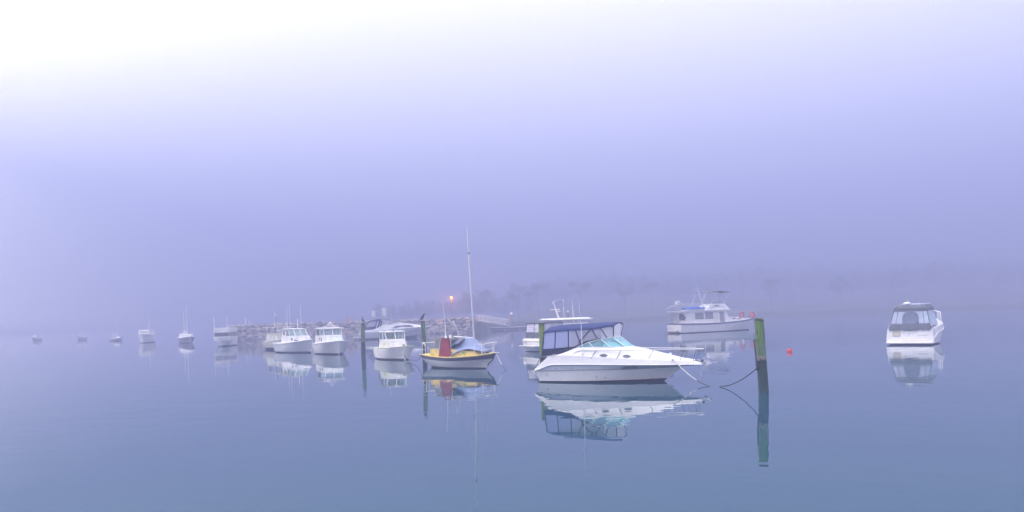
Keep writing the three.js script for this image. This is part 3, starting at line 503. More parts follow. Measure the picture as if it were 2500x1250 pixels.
// ---- white cabin boat with tent-shaped stays on its roof
{
  const b = thing('cabin_boat', 'white cabin cruiser with a small pyramid of stays on its flat roof, bow on', 'motorboat', -17.75, 0, -76.2, -1.10, BOATS);
  smallHull(b, { L: 6.3, B: 2.85, s0: 1.0, s1: 1.02, s2: 1.30, hullMat: M.gelAged, deckMat: M.gelAged, railMat: M.gel, rake: 0.45, full: 1.15, bottomMat: std(lin(0.05, 0.035, 0.05), 0.8) });
  const lo = plan([[-2.4, 1.10], [0.9, 1.08], [1.75, 0.72]], 1.02), up = plan([[-2.4, 1.02], [0.5, 0.96], [1.05, 0.66]], 1.78), F = sidesOf([lo, up]);
  P(b, 'trunk_cabin', solid([lo, up]), M.gelAged);
  for (const [f, u0, u1] of [[1, 0.30, 0.92], [2, 0.08, 0.36], [2, 0.64, 0.92], [3, 0.08, 0.7]]) winOn(b, F[f], rrect(u0, u1, 0.36, 0.86, (u1 - u0) * 0.2, 0.12), M.glass, M.white);
  winOn(b, F[0], rrect(0.50, 0.62, 0.3, 0.75, 0.03, 0.1)); winOn(b, F[0], rrect(0.75, 0.87, 0.3, 0.75, 0.03, 0.1));
  glazed(b, [[-1.9, 0.98], [-0.5, 0.98], [0.62, 0.84]], [[-1.9, 0.98], [-0.6, 0.98], [0.35, 0.86]], 1.78, 2.44, { frame: M.gel, post: 0.04 });
  P(b, 'windscreen_post', bar([0.64, 1.78, 0], [0.37, 2.44, 0], 0.05), M.gel);
  for (const s of [1, -1]) P(b, 'side_curtain', boxg(1.2, 0.62, 0.03, -1.25, 2.12, 1.0 * s), M.greyCanvas);
  P(b, 'roof', solid([plan([[-2.3, 1.14], [-0.5, 1.18], [0.6, 1.08]], 2.44), plan([[-2.3, 1.16], [-0.5, 1.20], [0.62, 1.10]], 2.51), plan([[-2.1, 0.8], [-0.5, 0.85], [0.4, 0.75]], 2.56)]), M.gel);
  P(b, 'roof_stays', merge([[0.45, 0.75], [0.45, -0.75], [-1.3, 0.8], [-1.3, -0.8]].flatMap(([x, z]) => [bars([[x, 2.52, z], [x * 0.4 - 0.2, 2.72, z * 0.38], [-0.3, 3.12, 0]], 0.018)]).concat([bar([-0.3, 2.55, 0], [-0.3, 3.22, 0], 0.02)])), M.white);
  P(b, 'mast_light', boxg(0.07, 0.10, 0.07, -0.3, 3.26, 0, 0.02), M.redBright);
  P(b, 'antenna', bar([-0.9, 2.5, 0.5], [-0.92, 3.4, 0.5], 0.012, 0.006), M.white);
  for (const s of [1, -1]) P(b, 'bow_rail', merge([bars([[1.2, 1.15, 1.05 * s], [1.3, 1.62, 1.0 * s], [2.4, 1.72, 0.5 * s], [3.0, 1.74, 0]], 0.014), bar([2.3, 1.2, 0.56 * s], [2.3, 1.71, 0.54 * s], 0.014)]), M.steel);
  P(b, 'number_plate', onFace([[1.3, 0.86, 1.09], [2.0, 0.93, 0.86], [2.0, 1.10, 0.90], [1.3, 1.04, 1.13]], rect(0, 1, 0, 1), 0.03, 0.04), M.grey);
}
// ---- white workboat with slanted wheelhouse and three whip aerials
{
  const b = thing('cabin_boat', 'white workboat with raked wheelhouse windows and tall thin aerials on its roof', 'motorboat', -22.8, 0, -82.1, -0.78, BOATS);
  smallHull(b, { L: 6.4, B: 2.4, s0: 0.98, s1: 1.0, s2: 1.36, hullMat: M.hullCool, deckMat: M.gel, railMat: M.gel, rake: 0.25, toe: 0.06, full: 1.15 });
  const lo = plan([[-1.6, 0.92], [0.9, 0.90], [1.9, 0.70]], 1.0), up = plan([[-1.6, 0.88], [0.8, 0.84], [1.55, 0.64]], 1.72), F = sidesOf([lo, up]);
  P(b, 'trunk_cabin', solid([lo, up]), M.gel); winOn(b, F[0], rrect(0.82, 0.93, 0.45, 0.7, 0.02, 0.08)); winOn(b, F[1], rrect(0.2, 0.75, 0.25, 0.5, 0.12, 0.1)); winOn(b, F[4], rrect(0.07, 0.18, 0.45, 0.7, 0.02, 0.08));
  const hl = plan([[-1.55, 0.84], [0.05, 0.84]], 1.72), hu = plan([[-1.5, 0.80], [-0.1, 0.80]], 2.42), G = sidesOf([hl, hu]);
  P(b, 'wheelhouse', solid([hl, hu]), M.gel); for (const f of [0, 2]) { winOn(b, G[f], rrect(f ? 0.15 : 0.12, f ? 0.4 : 0.42, 0.25, 0.85, 0.04, 0.1)); winOn(b, G[f], f ? [[0.55, 0.1], [0.85, 0.1], [0.85, 0.85], [0.62, 0.85]] : [[0.58, 0.1], [0.93, 0.1], [0.86, 0.85], [0.62, 0.85]]); }
  glazed(b, [[0.05, 0.84], [1.1, 0.72]], [[-0.12, 0.80], [0.55, 0.68]], 1.72, 2.42, { frame: M.gel, post: 0.05, glass: M.glass });
  P(b, 'windscreen_post', bar([1.1, 1.72, 0], [0.55, 2.42, 0], 0.05), M.gel);
  P(b, 'roof', solid([plan([[-1.75, 0.86], [0.0, 0.90], [0.62, 0.78]], 2.42), plan([[-1.75, 0.88], [0.0, 0.92], [0.66, 0.80]], 2.48), plan([[-1.6, 0.5], [0.0, 0.55], [0.4, 0.45]], 2.54)]), M.gel);
  for (const [x, z, h] of [[-0.55, 0.4, 5.1], [-1.5, 0.2, 4.9], [0.15, -0.5, 5.0]]) P(b, 'aerial', bar([x, 2.45, z], [x - 0.05, h, z], 0.028, 0.014), M.white);
  P(b, 'light_mast', merge([bar([-0.05, 2.5, -0.2], [-0.05, 3.35, -0.2], 0.045), boxg(0.12, 0.12, 0.12, -0.05, 3.4, -0.2, 0.03)]), M.white);
  P(b, 'aft_awning', solid([plan([[-2.7, 0.85], [-1.7, 0.88]], 2.30), plan([[-2.7, 0.85], [-1.7, 0.88]], 2.36)]), M.gel);
  P(b, 'awning_post', both((s) => bar([-2.62, 1.0, 0.8 * s], [-2.62, 2.3, 0.8 * s], 0.03)), M.white);
  for (const s of [1, -1]) P(b, 'bow_rail', merge([bars([[1.6, 1.2, 0.85 * s], [1.7, 1.75, 0.82 * s], [2.6, 1.86, 0.45 * s], [3.1, 1.9, 0]], 0.014), bar([2.6, 1.25, 0.46 * s], [2.6, 1.86, 0.45 * s], 0.014)]), M.steel);
}
// ---- older cream boat behind it, with a long flat roof
{
  const b = thing('cabin_boat', 'cream cabin boat with long flat awning roof, half hidden behind the white workboat', 'motorboat', -27.1, 0, -91.6, -0.85, BOATS);
  smallHull(b, { L: 6.8, B: 2.4, s0: 0.95, s1: 1.05, s2: 1.5, hullMat: M.cream, deckMat: M.gel, railMat: M.gel, rake: 0.3, bottomY: 0.22 });
  const lo = plan([[-2.7, 0.95], [1.3, 0.95], [1.9, 0.75]], 1.0), up = plan([[-2.3, 0.88], [1.2, 0.88], [1.6, 0.7]], 1.95), F = sidesOf([lo, up]);
  P(b, 'cabin', solid([lo, up]), M.cream); for (const f of [0, 4]) for (const u of [0.16, 0.42, 0.68]) winOn(b, F[f], rrect(f ? 1 - u - 0.1 : u, f ? 1 - u : u + 0.1, 0.25, 0.68, 0.02, 0.06), M.glass, M.white);
  P(b, 'roof', solid([plan([[-3.2, 1.0], [1.3, 1.05]], (x) => 2.60 + 0.04 * Math.sin(x)), plan([[-3.2, 1.0], [1.3, 1.05]], (x) => 2.68 + 0.04 * Math.sin(x))]), M.gelAged);
  for (const s of [1, -1]) for (const x of [-2.2, -0.5, 1.1]) P(b, 'roof_post', bar([x, 1.9, 0.86 * s], [x, 2.62, 0.92 * s], 0.035), M.white);
  P(b, 'aerial', bar([-1.2, 2.66, 0.3], [-1.2, 4.5, 0.3], 0.028, 0.014), M.white); P(b, 'aerial', bar([-2.6, 2.66, -0.2], [-2.6, 3.6, -0.2], 0.014, 0.006), M.white);
  P(b, 'stern_post', merge([bar([-3.2, 0.95, -0.6], [-3.0, 3.9, -0.6], 0.05), bar([-3.2, 0.95, 0.2], [-3.2, 2.7, 0.2], 0.05)]), M.stripeBlue);
}
// ================================================================== YELLOW SLOOP under a tarpaulin
{
  const b = thing('sailing_yacht', 'yellow-decked sloop with tall bare mast, pale blue tarpaulin and red canvas panel', 'yacht', -3.56, 0, -50.1, -0.78, BOATS);
  const sheer = line(-3.05, 3.50, [[0, 0.84], [0.3, 0.74], [0.55, 0.71], [0.8, 0.80], [1, 0.97]], [[0, 0.62], [0.12, 0.92], [0.35, 1.16], [0.55, 1.15], [0.75, 0.86], [0.9, 0.42], [1, 0.03]]);
  const band = line(-2.98, 3.28, [[0, 0.60], [0.3, 0.52], [0.55, 0.49], [0.8, 0.55], [0.93, 0.60], [1, 0.62]], [[0, 0.58], [0.12, 0.90], [0.35, 1.14], [0.55, 1.13], [0.75, 0.80], [0.9, 0.36], [1, 0.02]]);
  const turn = line(-2.75, 2.85, [[0, 0.34], [0.5, 0.27], [1, 0.34]], [[0, 0.48], [0.12, 0.80], [0.35, 1.06], [0.55, 1.04], [0.75, 0.66], [0.9, 0.26], [1, 0.015]]);
  const wl = line(-2.45, 2.62, [[0, 0.10], [1, 0.07]], [[0, 0.30], [0.12, 0.64], [0.35, 0.92], [0.55, 0.88], [0.75, 0.50], [0.9, 0.17], [1, 0.01]]);
  const keel = line(-2.0, 2.3, [[0, -0.5], [1, -0.5]], [[0, 0.05], [1, 0.01]]);
  P(b, 'sheer_band', merge([loft([sheer, band], 34), endcap([sheer, band], 0)]), M.navyHull);
  P(b, 'hull', merge([loft([band, turn, wl], 34), endcap([band, turn, wl], 0)]), M.gelAged);
  P(b, 'bottom', merge([loft([wl, keel], 24), endcap([wl, keel], 0)]), M.antifoul);
  P(b, 'stem_band', bars([[3.30, 0.62, 0], [3.02, 0.44, 0], [2.88, 0.34, 0], [2.74, 0.16, 0]], 0.045), M.navyHull);
  P(b, 'deck', deckOf((t) => { const p = sheer(t); return [p[0], p[1] - 0.005, p[2]]; }, 30, 0.05), M.yellow);
  P(b, 'toe_rail', strip((t) => { const p = sheer(t); return [p[0], p[1] + 0.015, p[2]]; }, 0.04, 30), M.yellow);
  const lo = plan([[-1.9, 0.80], [0.4, 0.88], [1.6, 0.70], [2.3, 0.34]], 0.74), up = plan([[-1.85, 0.76], [0.4, 0.80], [1.45, 0.60], [1.95, 0.28]], (x) => x < 1 ? 1.22 : 1.12), F = sidesOf([lo, up]);
  P(b, 'coachroof', solid([lo, up]), M.yellow);
  winOn(b, F[1], rrect(0.42, 0.86, 0.25, 0.72, 0.10, 0.2), M.glass, M.rubber); winOn(b, F[5], rrect(0.14, 0.58, 0.25, 0.72, 0.10, 0.2), M.glass, M.rubber);
  // wheelhouse
  glazed(b, [[-1.55, 0.74], [-0.95, 0.76], [0.2, 0.76]], [[-1.45, 0.66], [-0.9, 0.68], [0.1, 0.68]], 1.22, 1.82, { frame: M.cream, post: 0.035, glass: M.glassDark, aft: true });
  P(b, 'wheelhouse_roof', solid([plan([[-1.68, 0.72], [-0.8, 0.76], [0.15, 0.76]], (x) => 1.82 + 0.04 * (x + 1.6)), plan([[-1.68, 0.74], [-0.8, 0.78], [0.15, 0.78]], (x) => 1.87 + 0.04 * (x + 1.6))]), M.cream);
  // red canvas hangs over the near side, blue tarpaulin over the boom to the foredeck
  const red = []; for (let j = 0; j <= 8; j++) { const v = j / 8, row = []; for (let i = 0; i <= 6; i++) { const u = i / 6; row.push([lerp(lerp(-0.66, -0.62, v), lerp(0.42, 0.10, v), u), lerp(0.78, 1.93, v), lerp(1.06, 0.82, v) + 0.045 * Math.sin(u * 9 + v * 6) * (1 - v * 0.4) + 0.02 * Math.sin(u * 4 - v * 13) - (u > 0.7 ? (u - 0.7) * 0.12 : 0)]); } red.push(row); }
  P(b, 'red_canvas', shell(red, 0.012), M.red);
  const ridge = pw([[0, 1.95], [0.25, 1.97], [0.62, 1.90], [0.8, 1.60], [1, 1.16]]), edgeY = pw([[0, 1.05], [0.12, 0.74], [0.28, 0.93], [0.5, 1.16], [0.75, 1.18], [1, 1.06]]), edgeZ = pw([[0, 0.95], [0.15, 1.06], [0.3, 0.97], [0.55, 0.72], [0.8, 0.42], [1, 0.12]]), G = [];
  for (let i = 0; i <= 20; i++) { const t = i / 20, x = lerp(-0.25, 2.66, t), row = []; for (let j = -10; j <= 10; j++) { const s = j / 10, a = Math.abs(s), fold = 0.030 * Math.sin(t * 17 + s * 3) * a + 0.024 * Math.sin(s * 11 + t * 5) * a; row.push([x + 0.10 * a * Math.sin(t * 9) + (a > 0.6 ? (a - 0.6) * 0.15 * (1 - t) : 0), lerp(ridge(t), edgeY(t), Math.pow(a, 1.15)) + fold, s * edgeZ(t) * (1 - 0.18 * Math.sin(a * Math.PI))]); } G.push(row); }
  P(b, 'tarpaulin', shell(G, 0.012), M.tarp);
  const G2 = []; for (let i = 0; i <= 8; i++) { const t = i / 8, row = []; for (let j = 0; j <= 6; j++) { const s = j / 6; row.push([lerp(-0.05, 0.95, t), lerp(1.93, 1.36 + 0.22 * t, s) - 0.04 * Math.sin(t * 6), lerp(0.15, 0.78, s) + 0.015]); } G2.push(row); }
  P(b, 'tarpaulin_flap', shell(G2, 0.01), M.stripeBlue);
  // mast and rigging
  const base = [1.60, 1.12, 0], top = [1.27, 8.90, 0], at = (k) => lerp3(base, top, k);
  P(b, 'mast', merge([bar(base, at(0.79), 0.058, 0.05, 10), bar(at(0.79), top, 0.045, 0.03, 8), bar(at(0.22), lerp3(at(0.22), [at(0.22)[0] - 0.12, at(0.22)[1], 0], 1), 0.03)]), M.alu);
  P(b, 'mast_fitting', merge([boxg(0.12, 0.10, 0.12, ...at(0.79)), boxg(0.14, 0.22, 0.10, at(0.235)[0] - 0.04, at(0.235)[1], 0)]), M.grey);
  P(b, 'boom', bar([1.50, 1.90, 0], [-0.35, 2.0, 0], 0.045), M.alu);
  P(b, 'aerial', merge([bar([-0.80, 1.9, 0.3], [-0.85, 3.0, 0.3], 0.026, 0.020), bar([-0.85, 3.0, 0.3], [-0.98, 4.2, 0.3], 0.018, 0.009), boxg(0.10, 0.16, 0.1, -0.8, 1.98, 0.3, 0.02)]), M.white);
  P(b, 'mushroom_vent', (() => { const g = new THREE.CylinderGeometry(0.10, 0.08, 0.2, 12); g.translate(-0.42, 2.02, 0.25); return g; })(), M.gel);
  P(b, 'folded_crane', merge([bars([[0.05, 1.95, -0.1], [-0.16, 2.5, -0.1], [-0.38, 2.82, -0.1], [-0.40, 3.1, -0.1]], 0.022), bars([[0.18, 1.95, 0.02], [-0.02, 2.5, 0.02], [-0.26, 2.82, 0.02], [-0.36, 3.1, 0.02]], 0.022), bar([-0.35, 2.52, 0.2], [0.1, 2.52, -0.3], 0.014)]), M.steel);
  P(b, 'crane_knob', merge([boxg(0.09, 0.08, 0.12, -0.38, 3.1, -0.04, 0.02), boxg(0.09, 0.09, 0.12, -0.1, 2.55, -0.04, 0.02)]), M.dark);
  for (const s of [1, -1]) P(b, 'shroud', bars([[1.55, 0.78, 1.02 * s], at(0.82)], 0.004), M.steel);
  P(b, 'forestay', bar([3.40, 0.98, 0], at(0.8), 0.004), M.steel);
  P(b, 'pulpit', merge([tube([[2.75, 0.9, 0.48], [2.8, 1.45, 0.46], [3.3, 1.62, 0.25], [3.55, 1.66, 0], [3.3, 1.62, -0.25], [2.8, 1.45, -0.46], [2.75, 0.9, -0.48]], 0.024, 40), bars([[3.38, 0.95, 0.08], [3.52, 1.66, 0.08]], 0.016), bar([2.8, 1.2, 0.46], [3.45, 1.28, 0.1], 0.012), bars([[2.3, 0.9, 0.7], [2.3, 1.55, 0.66], [2.8, 1.55, 0.46]], 0.014)]), M.white);
  P(b, 'pushpit', merge([tube([[-2.1, 0.8, 0.95], [-2.2, 1.5, 0.92], [-2.75, 1.6, 0.7], [-2.95, 1.6, 0], [-2.75, 1.6, -0.7], [-2.2, 1.5, -0.92], [-2.1, 0.8, -0.95]], 0.024, 40), bars([[-2.8, 0.85, 0.66], [-2.75, 1.6, 0.68]], 0.016), bars([[-2.8, 0.85, -0.66], [-2.75, 1.6, -0.68]], 0.016), bar([-2.2, 1.15, 0.93], [-2.78, 1.2, 0.68], 0.012)]), M.white);
  P(b, 'bow_plank', boxg(0.7, 0.05, 0.26, 3.35, 1.0, 0, 0.015), M.cream);
  P(b, 'windlass', merge([boxg(0.22, 0.16, 0.24, 2.85, 1.0, 0, 0.04), boxg(0.1, 0.1, 0.4, 2.85, 1.03, 0, 0.03)]), M.dark);
  P(b, 'outboard_motor', merge([boxg(0.26, 0.36, 0.26, -2.05, 1.1, 0.5, 0.06), boxg(0.3, 0.1, 0.22, -1.95, 1.3, 0.5, 0.03)]), M.grey);
}
// ================================================================== LARGE EXPRESS CRUISER in the background
{
  const b = thing('express_cruiser', 'large white express cruiser with grey-blue canopy and dark side window, behind the clinker boat', 'motorboat', -18.6, 0, -122, 0.02, BOATS);
  const sheer = line(-5.2, 5.3, [[0, 1.15], [0.4, 1.42], [0.75, 1.62], [1, 1.74]], [[0, 1.60], [0.35, 1.72], [0.6, 1.60], [0.8, 1.10], [0.93, 0.5], [1, 0.12]]);
  const kn = line(-5.3, 4.9, [[0, 0.75], [0.4, 0.95], [0.75, 1.18], [1, 1.32]], [[0, 1.58], [0.35, 1.70], [0.6, 1.50], [0.8, 0.92], [0.93, 0.35], [1, 0.02]]);
  const ch = line(-5.3, 3.9, [[0, 0.18], [0.6, 0.26], [1, 0.45]], [[0, 1.45], [0.35, 1.55], [0.6, 1.25], [0.8, 0.70], [0.93, 0.24], [1, 0.01]]);
  const keel = line(-5.2, 3.2, [[0, -0.5], [1, -0.4]], [[0, 0.05], [1, 0.01]]);
  const coach = line(-3.2, 4.6, [[0, 1.52], [0.12, 1.60], [0.25, 2.35], [0.32, 2.20], [0.5, 2.42], [0.75, 2.16], [1, 1.80]], [[0, 1.4], [0.3, 1.42], [0.5, 1.30], [0.75, 0.90], [1, 0.14]]);
  P(b, 'topside', merge([loft([sheer, kn], 36), endcap([sheer, kn], 0)]), M.gel);
  P(b, 'hull', merge([loft([kn, ch], 36), endcap([kn, ch], 0)]), M.hullCool);
  P(b, 'bottom', merge([loft([ch, keel], 24), endcap([ch, keel], 0)]), M.antifoulBlue);
  P(b, 'superstructure', merge([loft([(t) => [coach(t)[0], coach(t)[1] + 0.08, 0.004], coach, sheer], 40)]), M.gel);
  P(b, 'side_window', both((s) => onFace([[0.0, 1.66, 1.66 * s], [3.2, 1.80, 1.06 * s], [2.6, 2.05, 1.08 * s], [0.5, 1.98, 1.50 * s]], rect(0, 1, 0, 1), 0.05, 0.06, s)), M.glassDark);
  P(b, 'canopy', shell([[-4.0, 2.7, 1.3], [-3.4, 2.98, 1.38], [-2.4, 3.2, 1.4], [-1.4, 3.18, 1.35], [-0.4, 2.9, 1.25], [0.6, 2.52, 1.1]].map(([x, y, w]) => [-1, -0.9, -0.5, 0, 0.5, 0.9, 1].map((s) => [x, y + 0.12 * (1 - s * s) - (Math.abs(s) > 0.95 ? 0.06 : 0), w * s])), 0.03), M.greyCanvas);
  P(b, 'side_curtain', both((s) => onFace([[-4.4, 1.50, 1.55 * s], [-2.3, 1.62, 1.46 * s], [-1.8, 3.15, 1.35 * s], [-3.9, 2.72, 1.30 * s]], rect(0, 1, 0, 1), 0, 0.01, s)), M.navy);
  P(b, 'clear_panel', both((s) => onFace([[-4.15, 1.9, 1.50 * s], [-2.7, 2.0, 1.46 * s], [-2.5, 2.8, 1.38 * s], [-3.7, 2.6, 1.34 * s]], rrect(0, 1, 0, 1, 0.1, 0.15), 0.03, 0.01, s)), M.vinyl);
  P(b, 'windscreen', both((s) => onFace([[-1.3, 2.36, 1.40 * s], [0.9, 2.36, 1.12 * s], [-0.6, 2.98, 1.22 * s], [-1.8, 3.1, 1.32 * s]], rect(0, 1, 0, 1), 0.01, 0.02, s)), M.vinyl);
  P(b, 'radar_arch', both((s) => merge([bars([[-2.6, 1.5, 1.46 * s], [-2.2, 2.7, 1.36 * s], [-1.9, 3.2, 1.1 * s]], 0.07)])), M.gel);
  P(b, 'bow_rail', merge([tube([[0.9, 2.2, 1.35], [1.2, 2.75, 1.28], [3.2, 2.72, 0.85], [5.2, 2.66, 0.3], [5.55, 2.64, 0], [5.2, 2.66, -0.3], [3.2, 2.72, -0.85], [1.2, 2.75, -1.28], [0.9, 2.2, -1.35]], 0.022, 60), ...[1, -1].flatMap((s) => [[2.0, 1.2], [3.3, 0.86], [4.4, 0.5]].map(([x, z]) => bar([x - 0.3, 1.7, z * s], [x, 2.72, z * s * 0.96], 0.02)))]), M.steel);
  P(b, 'bow_pulpit', boxg(1.0, 0.1, 0.5, 5.5, 1.74, 0, 0.04), M.gel);
  P(b, 'stern_stripe', both((s) => boxg(3.0, 0.06, 0.02, -3.6, 1.0, 1.70 * s)), M.stripeBlue);
  P(b, 'swim_platform', boxg(0.9, 0.10, 2.8, -5.7, 0.42, 0, 0.04), M.gel);
  P(b, 'aerial', merge([bar([-1.2, 3.2, 0.6], [-1.4, 5.3, 0.6], 0.018, 0.008), bar([-0.1, 2.4, 1.4], [-0.2, 4.2, 1.4], 0.016, 0.008)]), M.white);
}
// ================================================================== FLYBRIDGE CABIN BOAT behind the near cruiser
{
  const b = thing('flybridge_boat', 'white flybridge boat with white hardtop and leaning mast, half hidden behind the near cruiser', 'motorboat', 5.0, 0, -69.5, 0.6, BOATS);
  const { sheer } = smallHull(b, { L: 8.2, B: 3.0, s0: 0.95, s1: 1.0, s2: 1.5, hullMat: M.gelAged, deckMat: M.gel, railMat: M.gel, rake: 0.8, tr: 0.92, bottomY: 0.06, toe: 0.05 });
  P(b, 'swim_platform', merge([boxg(0.55, 0.07, 2.5, -4.35, 0.5, 0, 0.02), solid([plan([[-4.55, 0.9], [-4.1, 1.2]], 0.46), plan([[-4.3, 0.5], [-4.1, 0.9]], 0.1)].map((r) => r.slice().reverse()))]), M.gel);
  P(b, 'boarding_ladder', merge([-0.75, -1.1].map((z) => bars([[-4.2, 0.5, z], [-4.2, 1.5, z]], 0.016)).concat([0.7, 0.95, 1.2].map((y) => bar([-4.2, y, -0.75], [-4.2, y, -1.1], 0.014)))), M.steel);
  P(b, 'cockpit_coaming', solid([plan([[-4.05, 1.34], [-1.8, 1.40]], 0.95), plan([[-4.0, 1.30], [-1.8, 1.36]], 1.12)]), M.gel);
  const lo = plan([[-3.9, 1.24], [-1.6, 1.30]], 1.12), up = plan([[-3.7, 1.12], [-1.6, 1.20]], 2.42), F = sidesOf([lo, up]);
  P(b, 'cockpit_frame', merge([...lo.map((p, i) => bar(p, up[i], 0.03)), bars([...up, up[0]], 0.03), bar(lerp3(lo[0], lo[3], 0.5), lerp3(up[0], up[3], 0.5), 0.03)]), M.greyCanvas);
  for (const f of [0, 2, 3]) for (const u of [0, 1]) { P(b, 'canvas_panel', onFace(F[f], rect(u * 0.5 + 0.02, u * 0.5 + 0.48, 0.02, 0.42), 0, 0.012), M.greyCanvas); P(b, 'clear_panel', onFace(F[f], rect(u * 0.5 + 0.02, u * 0.5 + 0.48, 0.42, 0.96), 0, 0.008), M.vinyl); }
  P(b, 'awning', solid([plan([[-3.85, 1.16], [-1.5, 1.24]], 2.42), plan([[-3.85, 1.16], [-1.5, 1.24]], 2.50)]), M.greyCanvas);
  const cl = plan([[-1.6, 1.25], [1.4, 1.2], [2.4, 0.85]], 1.05), cu = plan([[-1.6, 1.15], [0.9, 1.08], [1.6, 0.75]], 2.35), H = sidesOf([cl, cu]);
  P(b, 'cabin', solid([cl, cu]), M.gel); winOn(b, H[0], rrect(0.08, 0.45, 0.5, 0.88, 0.03, 0.08)); winOn(b, H[0], rrect(0.52, 0.92, 0.5, 0.88, 0.03, 0.08)); winOn(b, H[1], rrect(0.1, 0.9, 0.5, 0.9, 0.06, 0.08)); winOn(b, H[2], rrect(0.05, 0.47, 0.5, 0.9, 0.04, 0.08)); winOn(b, H[2], rrect(0.53, 0.95, 0.5, 0.9, 0.04, 0.08));
  P(b, 'hardtop', solid([plan([[-2.5, 0.9], [-1.8, 1.20], [1.2, 1.18], [1.9, 0.9]], 2.60), plan([[-2.6, 1.0], [-1.8, 1.28], [1.3, 1.26], [2.1, 0.95]], 2.68), plan([[-2.2, 0.8], [-1.6, 1.05], [1.1, 1.0], [1.7, 0.7]], 2.80)]), M.gel);
  P(b, 'hardtop_post', both((s) => merge([bar([-1.5, 2.3, 1.1 * s], [-1.5, 2.62, 1.12 * s], 0.035), bar([0.3, 2.3, 1.08 * s], [0.3, 2.62, 1.1 * s], 0.035), bar([1.5, 2.2, 0.8 * s], [1.2, 2.62, 0.9 * s], 0.035)])), M.white);
  P(b, 'mast', merge([bar([-1.2, 2.75, 0.2], [-1.75, 4.15, 0.2], 0.075, 0.05, 8), bar([-1.7, 3.55, -0.35], [-1.5, 3.55, 0.75], 0.025), boxg(0.3, 0.05, 0.3, -1.25, 3.40, 0.2, 0.01), bar([-1.72, 4.1, 0.2], [-1.8, 4.25, 0.2], 0.06)]), M.gel);
  P(b, 'wire_arc', tube([[-1.78, 4.2, 0.2], [-1.2, 4.45, 0.2], [-0.3, 4.2, 0.2]], 0.012), M.alu);
  P(b, 'aerial', bar([-0.85, 2.78, 0.5], [-0.9, 4.6, 0.5], 0.026, 0.012), M.white); P(b, 'aerial', bar([0.9, 2.78, -0.4], [0.85, 4.4, -0.4], 0.026, 0.012), M.white);
}
